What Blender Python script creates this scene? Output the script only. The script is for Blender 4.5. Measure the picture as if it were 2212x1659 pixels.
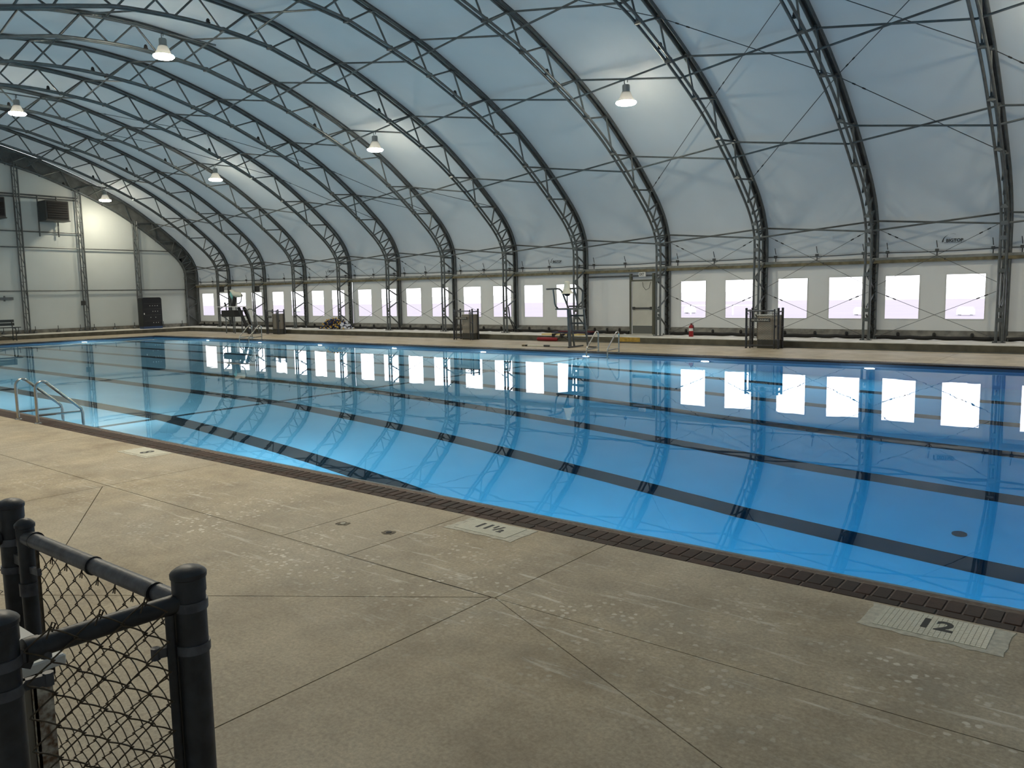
import bpy, math, random
from mathutils import Vector, Matrix
random.seed(7)
for o in list(bpy.data.objects):
    bpy.data.objects.remove(o)
SC = bpy.context.scene
COL = SC.collection

# ------------------------------------------------------------------ camera
F_PX = 1730.0
YAW, PIT, ROL = math.radians(51.15), math.radians(6.454), math.radians(-1.062)
CAM_H = 1.95
fw = Vector((-math.cos(YAW) * math.cos(PIT), math.sin(YAW) * math.cos(PIT), -math.sin(PIT)))
rt0 = Vector((math.sin(YAW), math.cos(YAW), 0.0))
up0 = rt0.cross(fw)
rt = rt0 * math.cos(ROL) + up0 * math.sin(ROL)
up = up0 * math.cos(ROL) - rt0 * math.sin(ROL)
cam_d = bpy.data.cameras.new('camera')
cam = bpy.data.objects.new('camera', cam_d)
COL.objects.link(cam)
m = Matrix((rt, up, -fw)).transposed().to_4x4()
m.translation = Vector((0, 0, CAM_H))
cam.matrix_world = m
cam_d.sensor_fit = 'HORIZONTAL'
cam_d.sensor_width = 36.0
cam_d.lens = F_PX / 2212.0 * 36.0
cam_d.clip_start = 0.05
cam_d.clip_end = 1500
SC.camera = cam

# ------------------------------------------------------------------ sky, exposure
SKY = 3.0
world = bpy.data.worlds.new('overcast_sky')
SC.world = world
world.use_nodes = True
bg = world.node_tree.nodes['Background']
bg.inputs['Color'].default_value = (0.97, 0.985, 1.0, 1)
bg.inputs['Strength'].default_value = SKY
vs = SC.view_settings
SC.display_settings.display_device = 'sRGB'
vs.view_transform = 'Standard'
vs.look = 'None'
vs.gamma = 1.0
vs.use_curve_mapping = False
vs.exposure = 0.12
cy = SC.cycles
cy.use_denoising = True
cy.max_bounces = 12
cy.diffuse_bounces = 6
cy.glossy_bounces = 4
cy.transmission_bounces = 8
cy.transparent_max_bounces = 16
cy.caustics_refractive = True
cy.caustics_reflective = False
cy.sample_clamp_indirect = 6.0
LAMP = 215.0          # radiance of the hanging lamps' lenses
POOL_LAMP = 760.0     # radiance of the underwater lamps' lenses

# ------------------------------------------------------------------ materials
def mat(name, color, rough=0.6, metal=0.0, noise=0.0, scale=8.0, spec=0.4, bump=0.0, bscale=60.0, emit=None, emit_s=0.0, col2=None):
    M = bpy.data.materials.new(name)
    M.use_nodes = True
    nt = M.node_tree
    b = nt.nodes['Principled BSDF']
    b.inputs['Base Color'].default_value = (*color, 1)
    b.inputs['Roughness'].default_value = rough
    b.inputs['Metallic'].default_value = metal
    b.inputs['Specular IOR Level'].default_value = spec
    if noise or bump or col2:
        g = nt.nodes.new('ShaderNodeNewGeometry')
        n = nt.nodes.new('ShaderNodeTexNoise')
        n.inputs['Scale'].default_value = scale
        n.inputs['Detail'].default_value = 6
        nt.links.new(g.outputs['Position'], n.inputs['Vector'])
        if noise or col2:
            r = nt.nodes.new('ShaderNodeMixRGB')
            c2 = col2 or tuple(c * (1 - noise) for c in color)
            c1 = color if col2 else tuple(min(1, c * (1 + noise)) for c in color)
            r.inputs[1].default_value = (*c1, 1)
            r.inputs[2].default_value = (*c2, 1)
            mr = nt.nodes.new('ShaderNodeMapRange')
            mr.inputs['From Min'].default_value = 0.35
            mr.inputs['From Max'].default_value = 0.65
            nt.links.new(n.outputs['Fac'], mr.inputs['Value'])
            nt.links.new(mr.outputs['Result'], r.inputs[0])
            nt.links.new(r.outputs[0], b.inputs['Base Color'])
        if bump:
            n2 = nt.nodes.new('ShaderNodeTexNoise')
            n2.inputs['Scale'].default_value = bscale
            n2.inputs['Detail'].default_value = 4
            nt.links.new(g.outputs['Position'], n2.inputs['Vector'])
            bp = nt.nodes.new('ShaderNodeBump')
            bp.inputs['Strength'].default_value = bump
            bp.inputs['Distance'].default_value = 0.01
            nt.links.new(n2.outputs['Fac'], bp.inputs['Height'])
            nt.links.new(bp.outputs['Normal'], b.inputs['Normal'])
    if emit:
        b.inputs['Emission Color'].default_value = (*emit, 1)
        b.inputs['Emission Strength'].default_value = emit_s
    return M


def fabric(name, refl, trans, t, noise=0.06):
    M = bpy.data.materials.new(name)
    M.use_nodes = True
    nt = M.node_tree
    nt.nodes.remove(nt.nodes['Principled BSDF'])
    out = nt.nodes['Material Output']
    d = nt.nodes.new('ShaderNodeBsdfDiffuse')
    tr = nt.nodes.new('ShaderNodeBsdfTranslucent')
    mx = nt.nodes.new('ShaderNodeMixShader')
    mx.inputs[0].default_value = t
    g = nt.nodes.new('ShaderNodeNewGeometry')
    n = nt.nodes.new('ShaderNodeTexNoise')
    n.inputs['Scale'].default_value = 0.9
    n.inputs['Detail'].default_value = 5
    nt.links.new(g.outputs['Position'], n.inputs['Vector'])
    for node, c in ((d, refl), (tr, trans)):
        r = nt.nodes.new('ShaderNodeMixRGB')
        r.inputs[1].default_value = (*[x * (1 - noise) for x in c], 1)
        r.inputs[2].default_value = (*[min(1, x * (1 + noise)) for x in c], 1)
        nt.links.new(n.outputs['Fac'], r.inputs[0])
        nt.links.new(r.outputs[0], node.inputs['Color'])
    nt.links.new(d.outputs[0], mx.inputs[1])
    nt.links.new(tr.outputs[0], mx.inputs[2])
    nt.links.new(mx.outputs[0], out.inputs['Surface'])
    return M


def concrete_deck():
    M = bpy.data.materials.new('deck_concrete')
    M.use_nodes = True
    nt = M.node_tree
    N, L = nt.nodes.new, nt.links.new
    b = nt.nodes['Principled BSDF']
    b.inputs['Roughness'].default_value = 0.62
    b.inputs['Specular IOR Level'].default_value = 0.35
    g = N('ShaderNodeNewGeometry')
    pos = g.outputs['Position']

    def noise(scale, detail=6, rough=0.6, vec=pos, dist=0.0):
        n = N('ShaderNodeTexNoise')
        n.inputs['Scale'].default_value = scale
        n.inputs['Detail'].default_value = detail
        n.inputs['Roughness'].default_value = rough
        n.inputs['Distortion'].default_value = dist
        L(vec, n.inputs['Vector'])
        return n.outputs['Fac']

    def mr(v, a, c, lo=0.0, hi=1.0):
        r = N('ShaderNodeMapRange')
        r.inputs['From Min'].default_value = a
        r.inputs['From Max'].default_value = c
        r.inputs['To Min'].default_value = lo
        r.inputs['To Max'].default_value = hi
        L(v, r.inputs['Value'])
        return r.outputs['Result']

    def mul(x, y):
        r = N('ShaderNodeMath')
        r.operation = 'MULTIPLY'
        L(x, r.inputs[0])
        if isinstance(y, float):
            r.inputs[1].default_value = y
        else:
            L(y, r.inputs[1])
        return r.outputs[0]

    def mix(f, c1, c2):
        r = N('ShaderNodeMixRGB')
        L(f, r.inputs[0])
        for i, c in ((1, c1), (2, c2)):
            if isinstance(c, tuple):
                r.inputs[i].default_value = (*c, 1)
            else:
                L(c, r.inputs[i])
        return r.outputs[0]
    base = mix(mr(noise(1.7, 9, 0.68), 0.33, 0.67), (0.29, 0.232, 0.154), (0.52, 0.436, 0.302))
    base = mix(mr(noise(0.45, 3), 0.35, 0.7, 0, 0.5), base, (0.46, 0.425, 0.355))
    fine = mr(noise(46.0, 4, 0.7), 0.3, 0.75, 0.72, 1.2)
    vm = N('ShaderNodeVectorMath')
    vm.operation = 'SCALE'
    L(base, vm.inputs[0])
    L(fine, vm.inputs['Scale'])
    base = vm.outputs[0]
    sx = N('ShaderNodeSeparateXYZ')
    L(pos, sx.inputs[0])
    # the worn band that runs along the pool edge: pale scaling spots and drag streaks
    edge = mul(mr(sx.outputs['Y'], 2.75, 3.5), mr(sx.outputs['Y'], 5.1, 4.2))
    edge = mul(edge, mr(sx.outputs['X'], -13.0, -6.5))
    patch = mr(noise(1.3, 5, 0.6), 0.42, 0.62)
    vo = N('ShaderNodeTexVoronoi')
    vo.inputs['Scale'].default_value = 21.0
    vo.inputs['Randomness'].default_value = 1.0
    wob = N('ShaderNodeTexNoise')
    wob.inputs['Scale'].default_value = 30.0
    wob.inputs['Detail'].default_value = 3
    L(pos, wob.inputs['Vector'])
    wmx = N('ShaderNodeMixRGB')
    wmx.inputs[0].default_value = 0.025
    L(pos, wmx.inputs[1])
    L(wob.outputs['Color'], wmx.inputs[2])
    L(wmx.outputs[0], vo.inputs['Vector'])
    sep = N('ShaderNodeSeparateXYZ')
    L(vo.outputs['Color'], sep.inputs[0])
    few = mr(sep.outputs['X'], 0.60, 0.62)
    spots = mul(mul(mr(vo.outputs['Distance'], 0.40, 0.28), few), mul(patch, edge))
    base = mix(mul(spots, 0.75), base, (0.80, 0.77, 0.68))
    mp = N('ShaderNodeMapping')
    mp.inputs['Scale'].default_value = (0.55, 4.5, 1.0)
    L(pos, mp.inputs['Vector'])
    st = mul(mr(noise(2.6, 7, 0.7, mp.outputs[0], 0.4), 0.575, 0.66), edge)
    base = mix(mul(st, 0.6), base, (0.74, 0.72, 0.64))
    gm = mul(mr(noise(2.0, 6, 0.65), 0.5, 0.66), edge)
    base = mix(mul(gm, 0.35), base, (0.27, 0.25, 0.205))
    L(base, b.inputs['Base Color'])
    bp = N('ShaderNodeBump')
    bp.inputs['Strength'].default_value = 0.25
    bp.inputs['Distance'].default_value = 0.006
    L(noise(70.0, 5, 0.7), bp.inputs['Height'])
    L(bp.outputs['Normal'], b.inputs['Normal'])
    return M


def water_material():
    M = bpy.data.materials.new('pool_water')
    M.use_nodes = True
    nt = M.node_tree
    nt.nodes.remove(nt.nodes['Principled BSDF'])
    out = nt.nodes['Material Output']
    gl = nt.nodes.new('ShaderNodeBsdfGlass')
    gl.inputs['Roughness'].default_value = 0.0
    gl.inputs['IOR'].default_value = 1.333
    gl.inputs['Color'].default_value = (1, 1, 1, 1)
    va = nt.nodes.new('ShaderNodeVolumeAbsorption')
    va.inputs['Color'].default_value = (0.0, 0.725, 0.955, 1)
    va.inputs['Density'].default_value = 0.32
    g = nt.nodes.new('ShaderNodeNewGeometry')
    n = nt.nodes.new('ShaderNodeTexNoise')
    n.inputs['Scale'].default_value = 1.1
    n.inputs['Detail'].default_value = 2.5
    n.inputs['Roughness'].default_value = 0.45
    nt.links.new(g.outputs['Position'], n.inputs['Vector'])
    bp = nt.nodes.new('ShaderNodeBump')
    bp.inputs['Strength'].default_value = 0.10
    bp.inputs['Distance'].default_value = 0.012
    nt.links.new(n.outputs['Fac'], bp.inputs['Height'])
    nt.links.new(bp.outputs['Normal'], gl.inputs['Normal'])
    nt.links.new(gl.outputs[0], out.inputs['Surface'])
    nt.links.new(va.outputs[0], out.inputs['Volume'])
    return M


def vinyl():
    M = bpy.data.materials.new('clear_vinyl')
    M.use_nodes = True
    nt = M.node_tree
    nt.nodes.remove(nt.nodes['Principled BSDF'])
    out = nt.nodes['Material Output']
    t = nt.nodes.new('ShaderNodeBsdfTransparent')
    t.inputs['Color'].default_value = (0.93, 0.92, 0.95, 1)
    gl = nt.nodes.new('ShaderNodeBsdfGlossy')
    gl.inputs['Roughness'].default_value = 0.12
    fr = nt.nodes.new('ShaderNodeFresnel')
    fr.inputs['IOR'].default_value = 1.4
    mx = nt.nodes.new('ShaderNodeMixShader')
    nt.links.new(fr.outputs[0], mx.inputs[0])
    nt.links.new(t.outputs[0], mx.inputs[1])
    nt.links.new(gl.outputs[0], mx.inputs[2])
    nt.links.new(mx.outputs[0], out.inputs['Surface'])
    return M


M_DECK = concrete_deck()
M_GAP = mat('joint_dirt', (0.055, 0.045, 0.032), 0.95)
M_LEDGEF = mat('dark_ledge_face', (0.10, 0.093, 0.068), 0.8, noise=0.25, scale=3)  # front faces of the ledges, darker than their tops
M_LEDGE = mat('ledge_concrete', (0.55, 0.53, 0.47), 0.7, noise=0.18, scale=2.5, bump=0.2)
M_ROOF = fabric('roof_fabric', (0.45, 0.475, 0.48), (0.68, 0.85, 0.95), 0.036)
M_WALL = fabric('wall_fabric', (0.58, 0.59, 0.565), (0.86, 0.90, 0.88), 0.035)
M_ENDW = fabric('end_wall_fabric', (0.46, 0.49, 0.47), (0.76, 0.86, 0.84), 0.012)
M_DARKF = mat('dark_grey_matt', (0.10, 0.105, 0.10), 0.8, noise=0.2, scale=3)
M_STEEL = mat('galvanised_steel', (0.115, 0.125, 0.125), 0.45, 0.45, noise=0.15, scale=5)
M_DSTEEL = mat('dark_steel', (0.075, 0.08, 0.08), 0.5, 0.3, noise=0.15, scale=6)
M_CABLE = mat('steel_cable', (0.07, 0.075, 0.075), 0.5, 0.4)
M_BLACK = mat('black_rubber', (0.018, 0.018, 0.018), 0.7)
M_ROLL = mat('rolled_curtain_fabric', (0.16, 0.155, 0.135), 0.8, noise=0.3, scale=4)
M_WOOD = mat('olive_timber', (0.16, 0.135, 0.075), 0.7, noise=0.3, scale=5)
M_RAIL = mat('grey_rail', (0.20, 0.205, 0.19), 0.6, noise=0.2, scale=4)
M_BRICK = [mat('coping_brick_%d' % i, c, 0.6, spec=0.2, noise=0.18, scale=14, bump=0.15, bscale=90) for i, c in enumerate(
    ((0.040, 0.024, 0.018), (0.048, 0.027, 0.020), (0.036, 0.025, 0.020), (0.055, 0.030, 0.022)))]
M_MORTAR = mat('grey_mortar', (0.16, 0.125, 0.105), 0.9, noise=0.2, scale=30)
M_LIP = mat('worn_pool_lip', (0.34, 0.33, 0.30), 0.3, noise=0.3, scale=12)
M_PLASTER = mat('pool_plaster', (0.88, 0.94, 0.95), 0.7, noise=0.03, scale=1.2)
M_LANE = mat('black_lane_tile', (0.014, 0.015, 0.018), 0.6)
M_TILEBLUE = mat('waterline_tile', (0.07, 0.13, 0.20), 0.3)
M_WATER = water_material()
M_VINYL = vinyl()
M_BORDER = mat('welded_window_border', (0.62, 0.63, 0.61), 0.6)
M_GROUND = mat('pale_frosted_ground', (0.27, 0.242, 0.285), 0.9, noise=0.03, scale=0.12)
M_FIELD = mat('bright_far_ground', (0.46, 0.45, 0.47), 0.9)
M_CARW = mat('white_car_paint', (0.82, 0.82, 0.84), 0.3)
M_CARG = mat('car_glass', (0.35, 0.37, 0.4), 0.1)
M_CHROME = mat('polished_steel', (0.50, 0.48, 0.44), 0.22, 1.0)
M_FENCE = mat('charcoal_painted_pipe', (0.036, 0.039, 0.045), 0.42, noise=0.25, scale=20, bump=0.1)
M_FENCEG = mat('worn_grey_painted_pipe', (0.085, 0.090, 0.105), 0.4, noise=0.35, scale=25, bump=0.1)
M_WIRE = mat('rusty_brown_wire', (0.075, 0.058, 0.038), 0.6, 0.2, noise=0.4, scale=60)
M_BOX = mat('beige_cabinet', (0.33, 0.30, 0.25), 0.6, noise=0.06, scale=6)
M_BOXB = mat('dark_cabinet_base', (0.06, 0.062, 0.055), 0.7)
M_LID = mat('white_laminate', (0.74, 0.73, 0.69), 0.45)
M_RUSTW = mat('chipped_white_paint', (0.66, 0.62, 0.53), 0.5, scale=55, col2=(0.16, 0.09, 0.05))
M_TILE = mat('cream_mosaic_tile', (0.60, 0.58, 0.47), 0.4, noise=0.05, scale=20)
M_GROUT = mat('pale_mortar_bed', (0.52, 0.50, 0.42), 0.85, noise=0.15, scale=25, bump=0.4, bscale=50)
M_INK = mat('black_print', (0.016, 0.018, 0.017), 0.6)
M_SIGNK = mat('black_sign_plate', (0.022, 0.022, 0.02), 0.5)
M_SIGNW = mat('white_lettering', (0.55, 0.54, 0.48), 0.6)
M_WHITE = mat('white_plastic', (0.75, 0.75, 0.72), 0.45)
M_DOOR = mat('beige_grey_door', (0.50, 0.49, 0.43), 0.5, noise=0.05, scale=3)
M_KICK = mat('grey_kick_plate', (0.14, 0.145, 0.135), 0.4, 0.4)
M_FRAME = mat('olive_grey_door_frame', (0.095, 0.095, 0.07), 0.5, 0.2)
M_RED = mat('red_enamel', (0.30, 0.012, 0.016), 0.35)
M_REDT = mat('red_foam', (0.22, 0.012, 0.018), 0.6)
M_YELLOW = mat('faded_yellow_paint', (0.40, 0.26, 0.05), 0.7, noise=0.25, scale=9)
M_YBOARD = mat('yellow_board', (0.62, 0.48, 0.20), 0.5)
M_NAVY = mat('navy_strap', (0.014, 0.016, 0.045), 0.7)
M_MAROON = mat('maroon_strap', (0.10, 0.015, 0.018), 0.7)
M_CREAM = mat('cream_canvas', (0.66, 0.64, 0.54), 0.8)
M_TEAL = mat('teal_canvas', (0.22, 0.50, 0.48), 0.8)
M_HEATER = mat('dark_heater_casing', (0.055, 0.055, 0.052), 0.5, 0.3)
M_HEATIN = mat('brown_black_grille', (0.006, 0.005, 0.0045), 0.7)
M_CAB = mat('black_cabinet', (0.007, 0.008, 0.009), 0.4)
M_BLUE = mat('dark_blue_plinth', (0.03, 0.06, 0.14), 0.5)
M_BENCH = mat('dark_bench_slat', (0.03, 0.034, 0.033), 0.5)
M_STAIN = mat('dark_rust_stain', (0.06, 0.05, 0.036), 0.8, scale=40, col2=(0.22, 0.19, 0.14))
M_LAMPH = mat('grey_lamp_housing', (0.30, 0.31, 0.30), 0.4, 0.4)
M_LENS = mat('lit_lamp_lens', (0.9, 0.9, 0.9), 0.4, emit=(1.0, 0.90, 0.70), emit_s=LAMP)
M_PLENS = mat('lit_pool_lamp_lens', (0.9, 0.9, 0.9), 0.4, emit=(0.93, 0.97, 1.0), emit_s=POOL_LAMP)
M_BELL = fabric('frosted_lamp_bell', (0.45, 0.46, 0.45), (0.8, 0.8, 0.78), 0.004)

# ------------------------------------------------------------------ mesh helpers
class MB:
    def __init__(s):
        s.v, s.f = [], []

    def box(s, x0, x1, y0, y1, z0, z1):
        n = len(s.v)
        s.v += [(x0, y0, z0), (x1, y0, z0), (x1, y1, z0), (x0, y1, z0), (x0, y0, z1), (x1, y0, z1), (x1, y1, z1), (x0, y1, z1)]
        s.f += [tuple(n + i for i in q) for q in ((3, 2, 1, 0), (4, 5, 6, 7), (0, 1, 5, 4), (1, 2, 6, 5), (2, 3, 7, 6), (3, 0, 4, 7))]
        return s

    def bbox(s, x0, x1, y0, y1, z0, z1, b):
        """box with chamfered top rim and chamfered vertical corners"""
        def ring(x0, x1, y0, y1, c):
            return [(x0 + c, y0), (x1 - c, y0), (x1, y0 + c), (x1, y1 - c), (x1 - c, y1), (x0 + c, y1), (x0, y1 - c), (x0, y0 + c)]
        rings = [(ring(x0, x1, y0, y1, b), z0), (ring(x0, x1, y0, y1, b), z1 - b), (ring(x0 + b, x1 - b, y0 + b, y1 - b, b * .6), z1)]
        n = len(s.v)
        for r, z in rings:
            s.v += [(x, y, z) for x, y in r]
        for k in range(2):
            for i in range(8):
                j = (i + 1) % 8
                s.f.append((n + k * 8 + i, n + k * 8 + j, n + k * 8 + 8 + j, n + k * 8 + 8 + i))
        s.f.append(tuple(n + 16 + i for i in range(8)))
        s.f.append(tuple(n + 7 - i for i in range(8)))
        return s

    def obox(s, a, b, w, h, upv=(0, 0, 1)):
        """bar from a to b with width w (sideways) and height h (along upv)"""
        a, b = Vector(a), Vector(b)
        d = (b - a).normalized()
        u = Vector(upv)
        sd = d.cross(u)
        if sd.length < 1e-4:
            sd = d.cross(Vector((1, 0, 0)))
        sd.normalize()
        u = sd.cross(d).normalized()
        n = len(s.v)
        for p in (a, b):
            for i, j in ((-1, -1), (1, -1), (1, 1), (-1, 1)):
                s.v.append(tuple(p + sd * (i * w / 2) + u * (j * h / 2)))
        s.f += [tuple(n + i for i in q) for q in ((0, 3, 2, 1), (4, 5, 6, 7), (0, 1, 5, 4), (1, 2, 6, 5), (2, 3, 7, 6), (3, 0, 4, 7))]
        return s

    def tube(s, pts, r, n=8, cap=True, closed=False):
        P = [Vector(p) for p in pts]
        m = len(P)
        T = []
        for i in range(m):
            if closed:
                t = P[(i + 1) % m] - P[i - 1]
            else:
                t = P[min(i + 1, m - 1)] - P[max(i - 1, 0)]
            T.append(t.normalized())
        ref = Vector((0, 0, 1)) if abs(T[0].z) < 0.9 else Vector((1, 0, 0))
        a = T[0].cross(ref).normalized()
        base = len(s.v)
        for i in range(m):
            a = (a - T[i] * a.dot(T[i])).normalized()
            b = T[i].cross(a)
            rr = r[i] if isinstance(r, (list, tuple)) else r
            for k in range(n):
                an = 2 * math.pi * k / n
                s.v.append(tuple(P[i] + a * (math.cos(an) * rr) + b * (math.sin(an) * rr)))
        for i in range(m if closed else m - 1):
            for k in range(n):
                k2 = (k + 1) % n
                i2 = (i + 1) % m
                s.f.append((base + i * n + k, base + i * n + k2, base + i2 * n + k2, base + i2 * n + k))
        if cap and not closed:
            s.f.append(tuple(base + n - 1 - k for k in range(n)))
            s.f.append(tuple(base + (m - 1) * n + k for k in range(n)))
        return s

    def lathe(s, prof, c=(0, 0, 0), n=20, axis='z'):
        base = len(s.v)
        for r, z in prof:
            for k in range(n):
                an = 2 * math.pi * k / n
                x, y = math.cos(an) * r, math.sin(an) * r
                p = (x, y, z) if axis == 'z' else ((x, z, y) if axis == 'y' else (z, x, y))
                s.v.append((c[0] + p[0], c[1] + p[1], c[2] + p[2]))
        for i in range(len(prof) - 1):
            for k in range(n):
                k2 = (k + 1) % n
                s.f.append((base + i * n + k, base + i * n + k2, base + (i + 1) * n + k2, base + (i + 1) * n + k))
        s.f.append(tuple(base + n - 1 - k for k in range(n)))
        s.f.append(tuple(base + (len(prof) - 1) * n + k for k in range(n)))
        return s

    def prism(s, poly, z0, z1, inset=0.0):
        n = len(s.v)
        m = len(poly)
        s.v += [(x, y, z0) for x, y in poly]
        s.v += [(x, y, z1) for x, y in poly]
        for i in range(m):
            j = (i + 1) % m
            s.f.append((n + i, n + j, n + m + j, n + m + i))
        s.f.append(tuple(n + m + i for i in range(m)))
        s.f.append(tuple(n + m - 1 - i for i in range(m)))
        return s

    def quad(s, a, b, c, d):
        n = len(s.v)
        s.v += [tuple(a), tuple(b), tuple(c), tuple(d)]
        s.f.append((n, n + 1, n + 2, n + 3))
        return s

    def mesh(s, name, mt, o=(0, 0, 0), smooth=False):
        me = bpy.data.meshes.new(name)
        me.from_pydata([(x - o[0], y - o[1], z - o[2]) for x, y, z in s.v], [], s.f)
        me.materials.append(mt)
        if smooth:
            me.polygons.foreach_set('use_smooth', [True] * len(me.polygons))
            me.set_sharp_from_angle(angle=math.radians(40))
        me.update()
        return me

    def build(s, name, mt, parent=None, smooth=True):
        """link as one object. Under a parent the vertices stay where they are in the world."""
        o0 = world_of(parent) if parent is not None else base_of(s.v)
        return link(name, s.mesh(name, mt, o0, smooth), parent, None if parent is not None else o0)


def base_of(v):
    xs, ys, zs = [p[0] for p in v], [p[1] for p in v], [p[2] for p in v]
    return ((min(xs) + max(xs)) / 2, (min(ys) + max(ys)) / 2, min(zs))


def world_of(o):
    p = Vector((0, 0, 0))
    while o is not None:
        p += Vector(o.location)
        o = o.parent
    return tuple(p)


def link(name, me, parent=None, loc=None):
    o = bpy.data.objects.new(name, me)
    COL.objects.link(o)
    if parent is not None:
        o.parent = parent
    if loc is not None:
        o.location = loc
    return o


def tag(o, label, cat, group=None, kind=None):
    o['label'] = label
    o['category'] = cat
    if group:
        o['group'] = group
    if kind:
        o['kind'] = kind
    return o


def thing(name, label, cat, loc, group=None):
    o = bpy.data.objects.new(name, None)
    COL.objects.link(o)
    o.location = loc
    o.empty_display_size = 0.2
    return tag(o, label, cat, group)


def struct(o, label=None):
    o['kind'] = 'structure'
    if label:
        o['label'] = label
    return o


def copy_tree(o, parent=None, loc=None, rotz=None):
    c = o.copy()
    COL.objects.link(c)
    if parent is not None:
        c.parent = parent
    if loc is not None:
        c.location = loc
    if rotz is not None:
        c.rotation_euler = (0, 0, rotz)
    for ch in list(o.children):
        copy_tree(ch, c)
    return c


def text(name, body, size, loc, right, upv, mt, parent=None, ex=0.0015, bold=0.0, align='CENTER', sx=1.0, heavy=0.0):
    """lettering as a mesh object; heavy thickens the strokes by doubling the outlines sideways"""
    cu = bpy.data.curves.new(name, 'FONT')
    cu.body = body
    cu.size = size
    cu.extrude = ex
    cu.offset = bold
    cu.align_x = align
    cu.align_y = 'CENTER'
    tmp = bpy.data.objects.new('tmp_text', cu)
    COL.objects.link(tmp)
    dg = bpy.context.evaluated_depsgraph_get()
    me0 = bpy.data.meshes.new_from_object(tmp.evaluated_get(dg))
    V = [tuple(v.co) for v in me0.vertices]
    Fc = [tuple(p.vertices) for p in me0.polygons]
    bpy.data.objects.remove(tmp)
    bpy.data.meshes.remove(me0)
    mb = MB()
    sh = [(0, 0)] if not heavy else [(-heavy, 0), (heavy, 0), (0, heavy * .8), (0, -heavy * .8), (0, 0)]
    for q, (dx, dy) in enumerate(sh):
        n = len(mb.v)
        mb.v += [(x * sx + dx, y + dy, z + q * 0.0003) for x, y, z in V]
        mb.f += [tuple(n + i for i in f) for f in Fc]
    r, u = Vector(right).normalized(), Vector(upv).normalized()
    nrm = r.cross(u)
    L0 = Vector(loc)
    mb.v = [tuple(L0 + r * x + u * y + nrm * z) for x, y, z in mb.v]
    return mb.build(name, mt, parent, smooth=False)


ORD = ['first', 'second', 'third', 'fourth', 'fifth', 'sixth', 'seventh', 'eighth', 'ninth', 'tenth', 'eleventh', 'twelfth', 'thirteenth', 'fourteenth', 'fifteenth', 'sixteenth',
       'seventeenth', 'eighteenth', 'nineteenth', 'twentieth', 'twenty-first', 'twenty-second', 'twenty-third', 'twenty-fourth', 'twenty-fifth', 'twenty-sixth']

# ------------------------------------------------------------------ layout numbers
BAY = 3.793
TRUSS_U = {-3: 7.75, -2: 3.95, -1: 0.17, 0: -3.60, 1: -7.33, 2: -11.02, 3: -14.86, 4: -18.66, 5: -22.40, 6: -26.12, 7: -29.92, 8: -33.70, 9: -37.58, 10: -41.45, 11: -45.22, 12: -48.95}
def TU(k):
    f = math.floor(k)
    if f == k:
        return TRUSS_U[int(k)]
    return TRUSS_U[f] + (TRUSS_U[f + 1] - TRUSS_U[f]) * (k - f)
K0, K1 = -3, 12                      # trusses, the last one stands at the end wall
U_END, U_RIGHT = TU(12) - 0.12, TU(-3) + 0.12
VC = 13.45                           # middle of the hall
WALL = 28.30                         # far wall fabric
POOL = (-42.9, 4.6, 5.53, 22.0)      # u0,u1,v0,v1
ZW = -0.10                           # water level
DECK_NEAR_V, LEDGE_V, LEDGE_Z = 0.30, 26.40, 0.23
LEDGE_END = -47.0

HALF = [(0, 10.78), (2.2, 10.64), (3.3, 10.42), (5.1, 9.95), (6.2, 9.62), (8.5, 8.72), (10.3, 7.84), (12.0, 6.74), (13.45, 5.62), (14.15, 4.95), (14.55, 4.35), (14.75, 3.65), (14.75, 2.0), (14.75, 0.23)]


def catmull(P, n):
    out = []
    for i in range(len(P) - 1):
        p0 = P[max(i - 1, 0)] if i else (-P[1][0], P[1][1])
        p1, p2, p3 = P[i], P[i + 1], P[min(i + 2, len(P) - 1)]
        for j in range(n):
            t = j / n
            out.append(tuple(0.5 * ((2 * p1[k]) + (-p0[k] + p2[k]) * t + (2 * p0[k] - 5 * p1[k] + 4 * p2[k] - p3[k]) * t * t + (-p0[k] + 3 * p1[k] - 3 * p2[k] + p3[k]) * t ** 3) for k in (0, 1)))
    out.append(P[-1])
    return out


HP = catmull(HALF, 6)


def half_normals():
    N = []
    for i in range(len(HP)):
        a, b = HP[max(i - 1, 0)], HP[min(i + 1, len(HP) - 1)]
        dx, dz = b[0] - a[0], b[1] - a[1]
        l = math.hypot(dx, dz)
        N.append((-dz / l, dx / l))   # towards outside: (+d, +z) on far half
    N[0] = (0, 1)
    return N


HN = half_normals()
# normal must point outwards
HN = [(nx, nz) if (nx >= -1e-6 and nz >= -0.2) else (-nx, -nz) for nx, nz in HN]
DEPTH = 0.77


def arch_pts(off, step=1):
    """points (v,z) along the whole arch, near foot to far foot, moved by off along the outward normal"""
    far = [(VC + p[0] + n[0] * off, p[1] + n[1] * off) for p, n in zip(HP, HN)]
    near = [(2 * VC - v, z) for v, z in far[1:]]
    return near[::-1][::1] + far


def at_d(d=None, z=None, off=0.0):
    """far-half point with outer-chord d = v - VC (or height z on the leg)"""
    for i in range(len(HP) - 1):
        a, b = HP[i], HP[i + 1]
        if d is not None and a[0] <= d <= b[0] and b[0] > a[0]:
            t = (d - a[0]) / (b[0] - a[0])
        elif z is not None and b[1] <= z <= a[1] and a[0] > 13.0:
            t = (a[1] - z) / (a[1] - b[1]) if a[1] > b[1] else 0
        else:
            continue
        p = (a[0] + (b[0] - a[0]) * t, a[1] + (b[1] - a[1]) * t)
        n = (HN[i][0] + (HN[i + 1][0] - HN[i][0]) * t, HN[i][1] + (HN[i + 1][1] - HN[i][1]) * t)
        return (VC + p[0] + n[0] * off, p[1] + n[1] * off)
    raise ValueError((d, z))


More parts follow.
